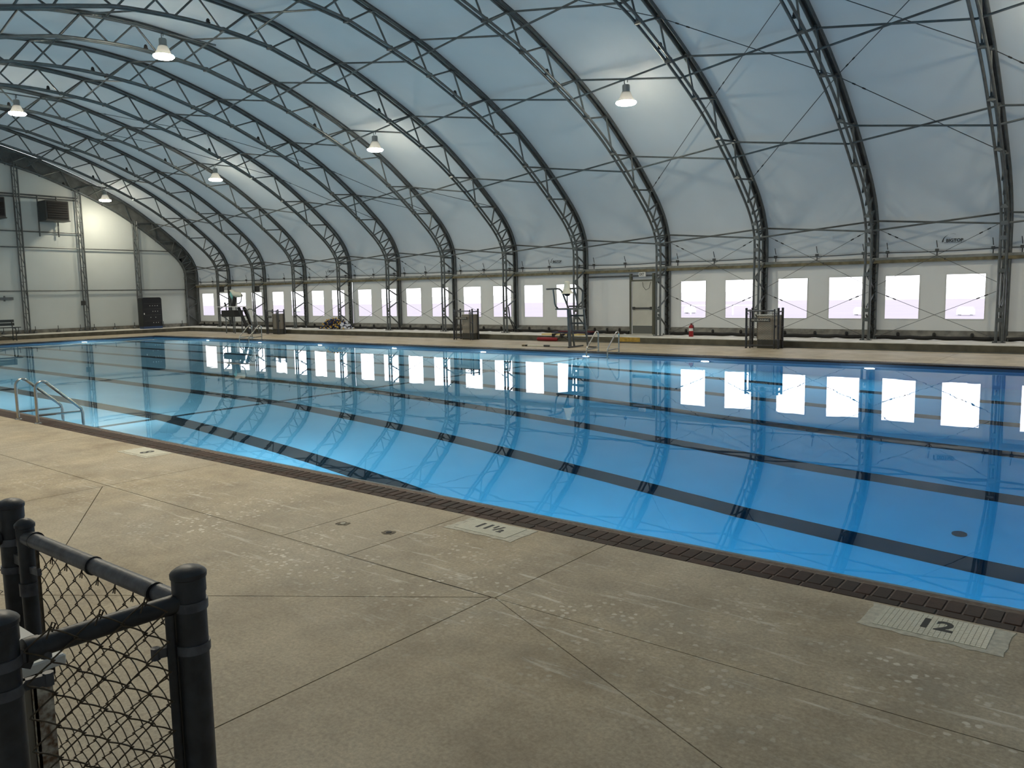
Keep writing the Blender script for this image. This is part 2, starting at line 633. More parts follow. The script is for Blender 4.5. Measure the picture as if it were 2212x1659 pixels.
# ------------------------------------------------------------------ setting: ground outside, floors, pool
g = MB()
g.quad((-400, 28.6, -0.12), (300, 28.6, -0.12), (300, 700, -0.12), (-400, 700, -0.12))
g.quad((-400, -400, -0.12), (300, -400, -0.12), (300, -1.7, -0.12), (-400, -1.7, -0.12))
g.quad((-400, -1.7, -0.12), (-49.5, -1.7, -0.12), (-49.5, 28.6, -0.12), (-400, 28.6, -0.12))
g.quad((8.2, -1.7, -0.12), (300, -1.7, -0.12), (300, 28.6, -0.12), (8.2, 28.6, -0.12))
struct(g.build('ground', M_GROUND, smooth=False), 'pale open ground seen through the clear windows')
struct(MB().box(-500, 400, 135, 699, -0.119, -0.10).build('far_ground', M_FIELD, smooth=False), 'brighter open ground far outside')

floor = MB()
u0, u1, v0, v1 = POOL
floor.box(-49.3, 8.0, -1.5, v0 - 0.42, -0.20, -0.014)
floor.box(-49.3, 8.0, v1 + 0.34, 28.5, -0.20, -0.014)
floor.box(-49.3, u0 - 0.34, v0 - 0.42, v1 + 0.34, -0.20, -0.014)
floor.box(u1 + 0.3, 8.0, v0 - 0.42, v1 + 0.34, -0.20, -0.014)
FLOOR = struct(floor.build('floor', M_GAP, smooth=False), 'worn tan concrete pool deck split into slabs')


def clip(poly, a, b, keep):
    """keep the part of a convex polygon on one side of the line a-b"""
    out = []
    def sd(p):
        return ((b[0] - a[0]) * (p[1] - a[1]) - (b[1] - a[1]) * (p[0] - a[0])) * keep
    for i in range(len(poly)):
        p, q = poly[i], poly[(i + 1) % len(poly)]
        sp, sq = sd(p), sd(q)
        if sp >= 0:
            out.append(p)
        if (sp > 0 and sq < 0) or (sp < 0 and sq > 0):
            t = sp / (sp - sq)
            out.append((p[0] + (q[0] - p[0]) * t, p[1] + (q[1] - p[1]) * t))
    return out


def shrink(poly, d):
    m = len(poly)
    ar = sum(poly[i][0] * poly[(i + 1) % m][1] - poly[(i + 1) % m][0] * poly[i][1] for i in range(m))
    sg = 1 if ar > 0 else -1
    out = []
    for i in range(m):
        p0, p1, p2 = Vector(poly[i - 1]), Vector(poly[i]), Vector(poly[(i + 1) % m])
        e1, e2 = (p1 - p0).normalized(), (p2 - p1).normalized()
        n1, n2 = Vector((-e1.y, e1.x)) * sg, Vector((-e2.y, e2.x)) * sg
        k = n1 + n2
        k = k / max(0.25, (1 + n1.dot(n2)))
        out.append(tuple(p1 + k * d))
    return out if sg > 0 else out[::-1]


def slab(poly):
    if len(poly) < 3:
        return
    MB().prism(shrink(poly, 0.0042), -0.06, 0.0).build('slab', M_DECK, FLOOR, smooth=False)


def rect(a, b, c, d):
    return [(a, c), (b, c), (b, d), (a, d)]


J = 3.79
VE = v0 - 0.385                       # deck meets the coping here
# strip along the pool
cuts = [-49.2, -44.0, -38.7, -33.4, -28.0, -22.6, -17.3, -12.0, -8.6, -5.53, -4.69, -3.23, 2.1, 7.9]
for a, b in zip(cuts, cuts[1:]):
    slab(rect(a, b, J, VE))
# wider strip with diagonal cracks running out from each joint crossing
pan = [-49.2, -46.05, -40.7, -35.35, -30.0, -24.65, -19.3, -13.95, -8.6, -3.255, 2.1, 7.9]
diag = {-8.6: [((-8.6, 3.74), (-6.752, 2.615)), ((-3.24, 3.80), (-4.815, 2.685))], -3.255: [((-3.24, 3.80), (-1.287, 2.925))],
        -13.95: [((-13.95, 3.76), (-12.1, 2.6))]}
for a, b in zip(pan, pan[1:]):
    polys = [rect(a, b, DECK_NEAR_V, J)]
    for p, q in diag.get(a, []):
        nxt = []
        for po in polys:
            for kp in (1, -1):
                c = clip(po, p, q, kp)
                if len(c) >= 3:
                    nxt.append(c)
        polys = nxt
    for po in polys:
        slab(po)
# far side, left end and right end
fc = [-46.9, -42.0, -36.6, -31.2, -25.9, -20.5, -15.2, -9.8, -4.4, 1.0, 7.9]
for a, b in zip(fc, fc[1:]):
    slab(rect(a, b, v1 + 0.33, LEDGE_V))
for a, b in ((VE, 9.6), (9.6, 13.8), (13.8, 18.0), (18.0, v1 + 0.33)):
    slab(rect(-46.9, u0 - 0.33, a, b))
    slab(rect(u1 + 0.3, 7.9, a, b))

# raised concrete ledges under the walls
lg = MB()
lg.bbox(-49.3, 8.0, LEDGE_V, 28.45, -0.05, LEDGE_Z, 0.02)
far_ledge = struct(lg.build('trim_1', M_LEDGE, smooth=False), 'raised concrete ledge along the far windowed wall')
lg = MB()
lg.bbox(-49.3, LEDGE_END, 4.6, LEDGE_V - 0.001, -0.05, LEDGE_Z, 0.02)
end_ledge = struct(lg.build('trim_2', M_LEDGE, smooth=False), 'raised concrete ledge along the end wall')
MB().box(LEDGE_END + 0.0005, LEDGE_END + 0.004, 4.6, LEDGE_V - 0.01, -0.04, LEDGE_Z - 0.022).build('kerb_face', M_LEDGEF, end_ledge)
lg = MB()
lg.bbox(-49.3, 8.0, -1.5, DECK_NEAR_V, -0.05, LEDGE_Z, 0.02)
struct(lg.build('trim_3', M_LEDGE, smooth=False), 'raised concrete ledge along the near wall')
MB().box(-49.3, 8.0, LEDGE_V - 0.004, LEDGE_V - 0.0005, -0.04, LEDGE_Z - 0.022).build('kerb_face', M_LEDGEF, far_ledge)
yp = MB().box(-15.96, -15.06, LEDGE_V - 0.009, LEDGE_V - 0.003, 0.05, 0.215).build('yellow_step_marking', M_YELLOW, far_ledge)
yp['label'] = 'faded yellow paint on the ledge front'
# low concrete lip at the foot of the far ledge
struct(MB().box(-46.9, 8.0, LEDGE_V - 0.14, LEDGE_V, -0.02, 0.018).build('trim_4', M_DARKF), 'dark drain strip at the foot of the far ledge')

# pool shell
def zfloor(u):
    P = [(-60, -1.15), (-44, -1.15), (-14.75, -1.42), (-10, -2.32), (-7, -2.92), (-4.2, -3.36), (-1, -3.62), (8, -3.72)]
    for (a, za), (b, zb) in zip(P, P[1:]):
        if a <= u <= b:
            return za + (zb - za) * (u - a) / (b - a)


us = [u0, -30.0, -14.75, -10, -7, -4.2, -1, u1]
pb = MB()
for a, b in zip(us, us[1:]):
    pb.quad((a, v0, zfloor(a)), (b, v0, zfloor(b)), (b, v1, zfloor(b)), (a, v1, zfloor(a)))
    for v, s in ((v0, 1), (v1, -1)):
        pb.quad((a, v, zfloor(a)), (b, v, zfloor(b)), (b, v, 0.0), (a, v, 0.0))
for u in (u0, u1):
    pb.quad((u, v0, zfloor(u)), (u, v1, zfloor(u)), (u, v1, 0.0), (u, v0, 0.0))
basin = struct(pb.build('pool_basin', M_PLASTER, smooth=False), 'pale plastered pool basin sloping deeper to the right')
for i in range(6):
    v = 7.65 + 2.44 * i
    ln = MB()
    for a, b in zip(us, us[1:]):
        a2, b2 = max(a, u0 + 1.0), min(b, u1 - 1.0)
        w = 0.20
        za, zb = zfloor(a2) + 0.006, zfloor(b2) + 0.006
        ln.quad((a2, v - w, za), (b2, v - w, zb), (b2, v + w, zb), (a2, v + w, za))
    ln.build('lane_line', M_LANE, basin, smooth=False)
tl = MB().quad((-14.83, v0, zfloor(-14.83) + 0.007), (-14.67, v0, zfloor(-14.67) + 0.007), (-14.67, v1, zfloor(-14.67) + 0.007), (-14.83, v1, zfloor(-14.83) + 0.007))
tl.build('slope_break_line', M_LANE, basin, smooth=False)
wl = MB()
for v, s in ((v0 + 0.004, 1), (v1 - 0.004, -1)):
    wl.quad((u0, v, -0.30), (u1, v, -0.30), (u1, v, -0.035), (u0, v, -0.035))
wl.quad((u0 + 0.004, v0, -0.30), (u0 + 0.004, v1, -0.30), (u0 + 0.004, v1, -0.035), (u0 + 0.004, v0, -0.035))
wl.build('waterline_tiles', M_TILEBLUE, basin, smooth=False)
dr = MB().lathe([(0.085, 0.0), (0.085, 0.02), (0.06, 0.03), (0.02, 0.035)], (-1.75, 10.9, zfloor(-1.75) + 0.003), 16)
tag(dr.build('main_drain', M_LANE), 'small dark round drain on the pool floor between two lane lines', 'drain')
wt = MB().box(u0 - 0.03, u1 + 0.03, v0 - 0.012, v1 + 0.012, -3.9, ZW)
struct(wt.build('water', M_WATER, smooth=False), 'still clear blue pool water')

# underwater lamps on the far and end walls of the pool, plus unseen ones added on the near wall for light
def pool_lamp(loc, axis, label):
    t = thing('pool_lamp', label, 'lamp', loc, 'underwater pool lamps')
    sgn = -1 if axis in ('far', 'end_r') else 1
    ax = 'y' if axis in ('far', 'near') else 'x'
    pr = [(0.15, 0.0), (0.15, 0.02 * sgn), (0.125, 0.03 * sgn)]
    le = [(0.125, 0.031 * sgn), (0.09, 0.045 * sgn), (0.02, 0.05 * sgn)]
    MB().lathe(pr, loc, 18, ax).build('rim', M_CHROME, t)
    MB().lathe(le, loc, 18, ax).build('lens', M_PLENS, t)


pl = [-37.4, -32.9, -28.4, -23.7, -19.0, -14.55, -10.35, -5.75]
for i, u in enumerate(pl):
    pool_lamp((u, v1 - 0.006, -0.66), 'far', 'glowing white underwater lamp on the far pool wall, %s one counted from the end wall' % ORD[i])
pool_lamp((u0 + 0.006, 18.3, -0.62), 'end', 'glowing white underwater lamp on the end wall of the pool')
for i, u in enumerate((-40, -35, -30, -25, -20, -15, -10, -5, 0)):
    t_ = (u, v0 + 0.006, -0.66)
    pool_lamp(t_, 'near', 'added unseen underwater lamp on the near pool wall below the coping, %s from the end wall' % ORD[i])

# coping: two courses of dark brick along the near edge
bed = MB().box(-42.9, 5.0, v0 - 0.40, v0 - 0.02, -0.16, -0.006)
coping = struct(bed.build('trim_5', M_MORTAR, smooth=False), 'dark brown brick coping along the near pool edge')
def bk(n, x, y):
    me = MB().bbox(-x / 2, x / 2, -y / 2, y / 2, -0.05, 0.0, 0.006)
    return [me.mesh(n, m_, (0, 0, 0), False) for m_ in M_BRICK]


stretchers, headers = bk('stretcher', 0.1945, 0.094), bk('header', 0.0945, 0.196)
VS, VH = v0 - 0.338, v0 - 0.188
PS, PH = 0.2032, 0.1030
nb = 0
cw_ = world_of(coping)
u = 1.2
while u > -13.6:
    o = link('brick', stretchers[random.choice((0, 0, 1, 1, 2, 2, 3))], coping, (u - cw_[0], VS - cw_[1], random.uniform(-0.001, 0.001) - cw_[2]))
    u -= PS
end_s = u
u = 1.2
while u > -13.6:
    o = link('brick', headers[random.choice((0, 0, 1, 1, 2, 2, 3))], coping, (u - cw_[0], VH - cw_[1], random.uniform(-0.001, 0.001) - cw_[2]))
    u -= PH
rest = MB()
a = end_s
while a > -42.8:
    rest.box(a - 0.097, a + 0.097, VS - 0.047, VS + 0.047, -0.05, 0.0)
    a -= PS
a = u
while a > -42.8:
    rest.box(a - 0.047, a + 0.047, VH - 0.098, VH + 0.098, -0.05, 0.0)
    a -= PH
ro = rest.build('distant_bricks', M_BRICK[1], coping, smooth=False)
ro['kind'] = 'stuff'
lip = MB()
prof = [(v0 - 0.085, -0.004), (v0 - 0.05, -0.012), (v0 - 0.015, -0.030), (v0 + 0.004, -0.06), (v0 + 0.008, -0.12)]
for (a, za), (b, zb) in zip(prof, prof[1:]):
    lip.quad((-42.9, a, za), (5.0, a, za), (5.0, b, zb), (-42.9, b, zb))
lip.build('pool_lip', M_LIP, coping)
# far and end copings
cp = MB()
cp.box(u0 - 0.33, u1 + 0.3, v1 + 0.0, v1 + 0.325, -0.16, -0.003)
cp.box(u0 - 0.33, u1 + 0.3, v1 - 0.03, v1 + 0.05, -0.05, -0.008)
struct(cp.build('trim_6', M_BRICK[2], smooth=False), 'dark brick coping along the far pool edge')
struct(MB().box(u0 - 0.33, u1, v1 + 0.315, v1 + 0.345, -0.05, 0.004).build('trim_7', M_LIP, smooth=False), 'pale worn line behind the far coping')
cp = MB()
cp.box(u0 - 0.325, u0, v0 - 0.4, v1, -0.16, -0.003)
cp.box(u0 - 0.05, u0 + 0.03, v0, v1 - 0.03, -0.05, -0.008)
struct(cp.build('trim_8', M_BRICK[2], smooth=False), 'dark brick coping along the end of the pool')
struct(MB().box(u0 - 0.345, u0 - 0.315, v0 - 0.4, v1 + 0.31, -0.05, 0.004).build('trim_9', M_LIP, smooth=False), 'pale worn line behind the end coping')

# ------------------------------------------------------------------ fabric hall: roof, walls, windows
ROOF_OFF = 0.10
roof_prof = [p for p in arch_pts(ROOF_OFF) if p[1] > 3.08]
roof_prof = [(roof_prof[0][0], 3.05)] + roof_prof + [(roof_prof[-1][0], 3.05)]
ceiling = bpy.data.objects.new('ceiling', None)
COL.objects.link(ceiling)
struct(ceiling, 'white translucent fabric roof arching over the pool')
for k in range(K0, K1):
    ua, ub = TU(k + 1), TU(k)
    pm = MB()
    NS = 8
    cols = []
    for i in range(NS + 1):
        t = i / NS
        sag = 0.07 * math.sin(math.pi * t)
        row = []
        for j, (v, z) in enumerate(roof_prof):
            dv, dz = v - VC, z - 3.0
            l = math.hypot(dv, dz)
            s_ = sag * min(1.0, max(0.0, (z - 3.05) / 1.2))
            row.append((ua + (ub - ua) * t, v - dv / l * s_, z - dz / l * s_))
        cols.append(row)
    n0 = len(roof_prof)
    for r in cols:
        pm.v += r
    for i in range(NS):
        for j in range(n0 - 1):
            pm.f.append((i * n0 + j, i * n0 + j + 1, (i + 1) * n0 + j + 1, (i + 1) * n0 + j))
    pm.build('fabric_panel', M_ROOF, ceiling)

wall_far = bpy.data.objects.new('wall_far', None)
COL.objects.link(wall_far)
struct(wall_far, 'white fabric side wall with clear windows')
WZ0, WZ1 = 0.900, 2.285
win = [(-48.5, -47.2), (-46.62, -45.5), (-44.58, -43.6), (-42.95, -41.92), (-40.82, -39.75), (-39.02, -37.86), (-37.10, -36.06), (-35.34, -34.30), (-33.16, -32.12), (-31.34, -30.24), (-29.50, -28.46),
       (-27.70, -26.61), (-25.62, -24.55), (-23.79, -22.75), (-21.98, -20.97), (-20.22, -19.13), (-14.34, -13.32), (-12.53, -11.49), (-10.55, -9.53), (-8.79, -7.72), (-6.99, -5.98), (-5.21, -4.14),
       (-3.05, -2.0), (-1.4, -0.35), (0.75, 1.8), (2.45, 3.5)]
DOOR = (-16.46, -15.52, 0.235, 2.345)


def hole_panel(ua, ub, za, zb, holes, v, dv=0.0):
    pm = MB()
    xs = sorted({ua, ub} | {h[0] for h in holes} | {h[1] for h in holes})
    zs = sorted({za, zb} | {h[2] for h in holes} | {h[3] for h in holes})
    # extra columns so that the cloth can billow a little
    fine = []
    for a, b in zip(xs, xs[1:]):
        n = max(1, int((b - a) / 0.35))
        fine += [a + (b - a) * i / n for i in range(n)]
    xs = fine + [xs[-1]]
    fz = []
    for a, b in zip(zs, zs[1:]):
        n = max(1, int((b - a) / 0.45))
        fz += [a + (b - a) * i / n for i in range(n)]
    zs = fz + [zs[-1]]
    idx = {}

    def vid(x, z):
        if (x, z) not in idx:
            idx[(x, z)] = len(pm.v)
            bil = 0.02 * math.sin(x * 2.3) * math.sin((z - za) / (zb - za) * math.pi)
            inh = any(h[0] - 1e-6 <= x <= h[1] + 1e-6 and h[2] - 1e-6 <= z <= h[3] + 1e-6 for h in holes)
            pm.v.append((x, v + (0 if inh else bil), z))
        return idx[(x, z)]
    for a, b in zip(xs, xs[1:]):
        for c, d in zip(zs, zs[1:]):
            mx_, mz_ = (a + b) / 2, (c + d) / 2
            if any(h[0] < mx_ < h[1] and h[2] < mz_ < h[3] for h in holes):
                continue
            pm.f.append((vid(a, c), vid(b, c), vid(b, d), vid(a, d)))
    return pm


wi = 0
for k in range(K1 - 1, K0 - 1, -1):
    ua, ub = TU(k + 1), TU(k)
    ga = 0.085 if k + 1 in (0, 8) else 0.0
    gb = 0.085 if k in (0, 8) else 0.0
    hs = [(a, b, WZ0, WZ1) for a, b in win if ua < (a + b) / 2 < ub]
    if k == 3:
        hs = [DOOR]
    hole_panel(ua + ga, ub - gb, LEDGE_Z + 0.07, 2.80, hs, WALL).build('fabric_panel', M_WALL, wall_far)
    # upper hem of the roof cloth behind the beam
    MB().quad((ua, WALL + 0.03, 2.70), (ub, WALL + 0.03, 2.70), (ub, WALL + 0.03, 3.10), (ua, WALL + 0.03, 3.10)).build('hem_flap', M_WALL, wall_far)
    for a, b in (h[:2] for h in hs if k != 3):
        wi += 1
        fr = MB()
        e = 0.025
        v = WALL - 0.012
        for x0, x1, z0, z1 in ((a - e, b + e, WZ0 - e, WZ0), (a - e, b + e, WZ1, WZ1 + e), (a - e, a, WZ0, WZ1), (b, b + e, WZ0, WZ1)):
            fr.box(x0, x1, v - 0.006, v, z0, z1)
        w_ = struct(fr.build('window_%d' % wi, M_WALL, smooth=False), 'clear vinyl window with a white welded border')
        pn = hole_panel(a, b, WZ0, WZ1, [], WALL + 0.004)
        pn.build('pane', M_VINYL, w_)

# end walls
def end_wall(name, uw, label, m_):
    poly = [(v, z) for v, z in arch_pts(-DEPTH + 0.02) if z > 0.3]
    inner = [(v, z) for v, z in arch_pts(-DEPTH + 0.02)]
    outer = [(v, z) for v, z in arch_pts(ROOF_OFF)]
    w = bpy.data.objects.new(name, None)
    COL.objects.link(w)
    struct(w, label)
    pm = MB()
    # tall strips from the ledge to the arch
    m_n = len(inner)
    lo, hi = [], []
    for v, z in inner:
        lo.append((uw, v, LEDGE_Z - 0.05))
        hi.append((uw, v, z))
    pts = [(v, z) for v, z in inner if z > 4.0]
    for (va, za), (vb, zb) in zip(pts, pts[1:]):
        za_, zb_ = LEDGE_Z - 0.02, LEDGE_Z - 0.02
        pm.quad((uw, va, za_), (uw, vb, zb_), (uw, vb, zb), (uw, va, za))
    legs = [(v, z) for v, z in inner if z <= 4.6]
    farl = [(v, z) for v, z in legs if v > VC]
    for sgn in (1, -1):
        P = [p for p in legs if (p[0] - VC) * sgn > 0]
        P = sorted(P, key=lambda q: -q[1])
        vin = pts[-1][0] if sgn > 0 else pts[0][0]
        for (va, za), (vb, zb) in zip(P, P[1:]):
            pm.quad((uw, vin, za), (uw, va, za), (uw, vb, zb), (uw, vin, zb))
    pm.build('fabric_panel', m_, w)
    bd = MB()  # plain dark grey band between the inner and outer arch lines
    for i in range(len(inner) - 1):
        a, b, c, d = inner[i], inner[i + 1], outer[i + 1], outer[i]
        bd.quad((uw, a[0], a[1]), (uw, b[0], b[1]), (uw, c[0], c[1]), (uw, d[0], d[1]))
    bd.build('arch_border', M_DARKF, w)['label'] = 'dark grey border between the chords of the arch'
    return w


end_wall('wall_end', U_END, 'white fabric end wall with steel columns and girts', M_ENDW)
end_wall('wall_right', U_RIGHT, 'white fabric wall at the other end of the hall', M_ENDW)
wn = MB()
for k in range(K0, K1):
    wn.quad((TU(k + 1), 2 * VC - WALL, LEDGE_Z - 0.05), (TU(k), 2 * VC - WALL, LEDGE_Z - 0.05), (TU(k), 2 * VC - WALL, 3.1), (TU(k + 1), 2 * VC - WALL, 3.1))
struct(wn.build('wall_near', M_WALL), 'white fabric side wall behind the viewer')

# ------------------------------------------------------------------ steel arch trusses
def x_tube(pts, x, r, n=8):
    return MB().tube([(x, v, z) for v, z in pts], r, n)


SP = 0.085                            # half spacing of the paired chord pipes
outer_p, inner_p = arch_pts(-0.02), arch_pts(-DEPTH)
# the inner chord starts on the ledge as well
inner_p = [(v, max(z, LEDGE_Z)) for v, z in inner_p]
chord_mesh = {}
for nm, pts in (('outer_chord', outer_p), ('inner_chord', inner_p)):
    for s in (-1, 1):
        chord_mesh[(nm, s)] = x_tube(pts, s * SP, 0.041).mesh(nm, M_STEEL, (0, 0, 0), True)
keder = MB()
kp = arch_pts(0.055)
for i in range(len(kp) - 1):
    a, b = kp[i], kp[i + 1]
    keder.obox((0, a[0], a[1]), (0, b[0], b[1]), 0.17, 0.03, (0, (a[0] - VC), max(0.01, a[1] - 3)))
keder_mesh = keder.mesh('fabric_rail', M_DSTEEL, (0, 0, 0), False)

P_D = [14.75, 12.01, 8.55, 5.15, 1.68]                 # purlin nodes (d of the outer chord)
M_D = [13.40, 10.33, 6.90, 3.42, 0.0]                  # nodes half-way between
nodes = sorted(set(P_D[1:] + M_D), reverse=False)      # from the crown to the haunch
web = []                                               # (outer point, inner point) pairs on the far half
for a, b in zip(nodes, nodes[1:]):
    oa, ob = at_d(a, off=-0.02), at_d(b, off=-0.02)
    im = at_d((a + b) / 2, off=-DEPTH)
    e = 0.06
    im1 = at_d((a + b) / 2 - e, off=-DEPTH)
    im2 = at_d((a + b) / 2 + e, off=-DEPTH)
    web.append((oa, im1))
    web.append((im2, ob))
# haunch: close zigzag
zs_out = [(None, 5.66), (None, 5.05), (None, 4.45), (None, 3.95), (None, 3.40), (None, 2.86)]


def leg(z, off):
    return at_d(z=z, off=off)


zz = [5.66, 5.22, 4.80, 4.40, 4.02, 3.66]
for a, b in zip(zz, zz[1:]):
    mid = (a + b) / 2
    web.append((leg(a, -0.02), leg(mid, -DEPTH)))
    web.append((leg(mid, -DEPTH), leg(b, -0.02)))
LV_O, LV_I = leg(2.0, -0.02)[0], leg(2.0, -DEPTH)[0]
for zi, zo in ((3.66, 3.66), (3.50, 3.08), (2.95, 2.95), (2.40, 2.86), (2.28, 1.90), (1.30, 1.70), (1.05, 0.48)):
    web.append(((LV_I, zi), (LV_O, zo)))
web_mesh = []
for (va, za), (vb, zb) in web:
    for mir in (False, True):
        A, B = ((2 * VC - va, za), (2 * VC - vb, zb)) if mir else ((va, za), (vb, zb))
        if mir and min(za, zb) < 3.6:
            continue
        c = ((A[0] + B[0]) / 2, (A[1] + B[1]) / 2)
        web_mesh.append(((0, c[0], c[1]), MB().tube([(0, A[0] - c[0], A[1] - c[1]), (0, B[0] - c[0], B[1] - c[1])], 0.031, 6).mesh('web_brace', M_STEEL, (0, 0, 0), True)))
# gusset plates that tie each pair of pipes together
gus = []
for d in nodes:
    for off in (-0.02,):
        gus.append((at_d(d, off=off), at_d(min(d + 0.02, 14.7), off=off)))
for a, b in zip(nodes, nodes[1:]):
    gus.append((at_d((a + b) / 2, off=-DEPTH),) * 2)
for z in (4.6, 3.84, 3.3, 2.35, 1.2, 0.9):
    gus.append(((LV_I if z < 3.5 else leg(z, -DEPTH)[0], z if z < 3.5 else leg(z, -DEPTH)[1]),) * 2)
gus_mesh = MB().box(-SP - 0.01, SP + 0.01, -0.045, 0.045, -0.06, 0.06).mesh('gusset_plate', M_STEEL, (0, 0, 0), False)
foot_meshes = []
for v in (LV_O, LV_I):
    fm = MB().box(-0.17, 0.17, v - 0.11, v + 0.11, LEDGE_Z, LEDGE_Z + 0.016)
    for x in (-0.14, 0.14):
        fm.lathe([(0.02, 0), (0.02, 0.03), (0.012, 0.05)], (x, v - 0.08, LEDGE_Z + 0.016), 8)
    foot_meshes.append(fm.mesh('base_plate', M_STEEL, (0, 0, 0), False))
lace = MB()
zz_ = 0.30
side = 1
pts = []
while zz_ < 2.72:
    pts.append((side * 0.085, LV_O - 0.055, zz_))
    pts.append((side * 0.095, LV_O + 0.045, zz_ + 0.05))
    side = -side
    zz_ += 0.15
lace_mesh = lace.tube(pts, 0.015, 5).mesh('lacing_rope', M_BLACK, (0, 0, 0), False)

trusses = {}
for k in range(K0, K1 + 1):
    n = K1 - k
    pos = 'at the end wall' if n == 0 else '%s in from the truss at the end wall' % ORD[n - 1]
    t = thing('arch_truss', 'grey steel arch truss of paired pipes, %s' % pos, 'truss', (TU(k), 0, 0), 'arch trusses of the hall')
    trusses[k] = t
    for (nm, s), me in chord_mesh.items():
        link(nm, me, t)
    link('fabric_rail', keder_mesh, t)
    for loc, me in web_mesh:
        link('web_brace', me, t, loc)
    for (p, q) in gus:
        link('gusset_plate', gus_mesh, t, (0, p[0], p[1]))
    for fm in foot_meshes:
        link('base_plate', fm, t)
    if k in (1, 2, 3, 4, 8, 9, 11):
        link('lacing_rope', lace_mesh, t)['label'] = 'black lacing rope zigzagging up the outer post'

# purlins: crossing pairs of pipes between neighbouring trusses
rows = [(1, 4.02), (1, P_D[1]), (1, P_D[2]), (1, P_D[3]), (1, P_D[4]), (-1, P_D[4]), (-1, P_D[3]), (-1, P_D[2]), (-1, P_D[1])]
row_name = ['lowest row, above the beam of the far wall', 'second row above the far wall', 'third row above the far wall, carrying four lamps', 'fourth row above the far wall', 'row just beyond the crown of the roof',
            'row just on the near side of the crown', 'first row below the crown on the near side', 'second row below the crown on the near side', 'third row below the crown on the near side']
for ri, (sgn, d) in enumerate(rows):
    if ri == 0:
        o_, i_ = leg(d, -0.02), leg(d, -DEPTH)
    else:
        o_, i_ = at_d(d, off=-0.04), at_d(d, off=-DEPTH + 0.02)
    if sgn < 0:
        o_, i_ = (2 * VC - o_[0], o_[1]), (2 * VC - i_[0], i_[1])
    t = thing('purlin_row', 'crossing purlin pipes, ' + row_name[ri], 'purlin', (0, o_[0], o_[1]), 'purlin rows of the roof')
    if ri == 0:
        o_ = (o_[0], o_[1] + 0.06)
        i_ = (i_[0], i_[1] - 0.10)
    L = BAY
    m1 = MB().tube([(0, o_[0], o_[1]), (L, i_[0], i_[1])], 0.030, 7).mesh('purlin_pipe', M_STEEL, (0, o_[0] if ri else world_of(t)[1], world_of(t)[2]), True)
    m2 = MB().tube([(0, i_[0], i_[1]), (L, o_[0], o_[1])], 0.030, 7).mesh('purlin_pipe', M_STEEL, (0, world_of(t)[1], world_of(t)[2]), True)
    for k in range(K0, K1):
        for me in (m1, m2):
            link('purlin_pipe', me, t, (TU(k + 1), 0, 0)).scale = ((TU(k) - TU(k + 1)) / BAY, 1, 1)

# ------------------------------------------------------------------ bracing cables
def cable(pts, label, knots=True, r=0.012):
    t = thing('bracing_cable', label, 'cable', pts[0], 'steel bracing cables')
    MB().tube(pts, r, 5).build('wire', M_CABLE, t)
    if knots:
        kb = MB()
        for a, b in zip(pts, pts[1:]):
            a, b = Vector(a), Vector(b)
            dd = (b - a)
            for f in (0.10, 0.16):
                p = a + dd * f
                e = dd.normalized() * 0.05
                kb.tube([tuple(p - e), tuple(p + e)], 0.019, 6)
        kb.build('turnbuckle', M_BLACK, t)


def outp(k, d):
    p = at_d(d, off=-0.03)
    return (TU(k), p[0], p[1])


CB = [([(3, M_D[0]), (2, M_D[1]), (1, M_D[2]), (0, M_D[3])], 'long thin roof cable rising right over the door bay and passing behind two trusses'),
      ([(2, M_D[0]), (1, M_D[1]), (0, M_D[2]), (-1, M_D[3])], 'long thin roof cable rising right, starting two trusses in from the right edge'),
      ([(3, M_D[3]), (2, M_D[2]), (1, M_D[1]), (0, M_D[0])], 'long thin roof cable falling right to the haunch of the rightmost visible truss'),
      ([(2, M_D[3]), (1, M_D[2]), (0, M_D[1]), (-1, M_D[0])], 'thin roof cable in the top right corner falling right behind the nearest truss'),
      ([(10, M_D[3]), (9, M_D[2]), (8, M_D[1]), (7, M_D[0])], 'faint thin roof cable far down the hall, falling towards the eighth truss from the right'),
      ([(7, P_D[1]), (6, M_D[0])], 'short roof cable with dark turnbuckles in the far middle of the hall'),
      ([(6, P_D[1]), (5, M_D[0])], 'short roof cable with dark turnbuckles right of the middle of the far wall'),
      ([(9, M_D[3]), (8, M_D[2]), (7, M_D[1]), (6, M_D[0])], 'faint thin roof cable crossing four bays above the middle lamp')]
for ps, lb in CB:
    cable([outp(k, d) for k, d in ps], lb)
VCB = LV_O - 0.14
for k in (0, 1, 2, 5, 6, 7, 8):
    a, b = TU(k + 1) + 0.12, TU(k) - 0.12
    n = 12 - k
    for pts, lb in (([(a, VCB, 3.80), (b, VCB, 1.98)], 'thin upper wall cable falling right'), ([(b, VCB - 0.02, 3.80), (a, VCB - 0.02, 1.98)], 'thin upper wall cable falling left'),
                    ([(a, VCB, 1.78), (b, VCB, 0.29)], 'thin lower wall cable falling right'), ([(b, VCB - 0.02, 1.78), (a, VCB - 0.02, 0.29)], 'thin lower wall cable falling left')):
        cable(pts, '%s before the %s bay from the end wall' % (lb, ORD[n - 1]), True, 0.0075)

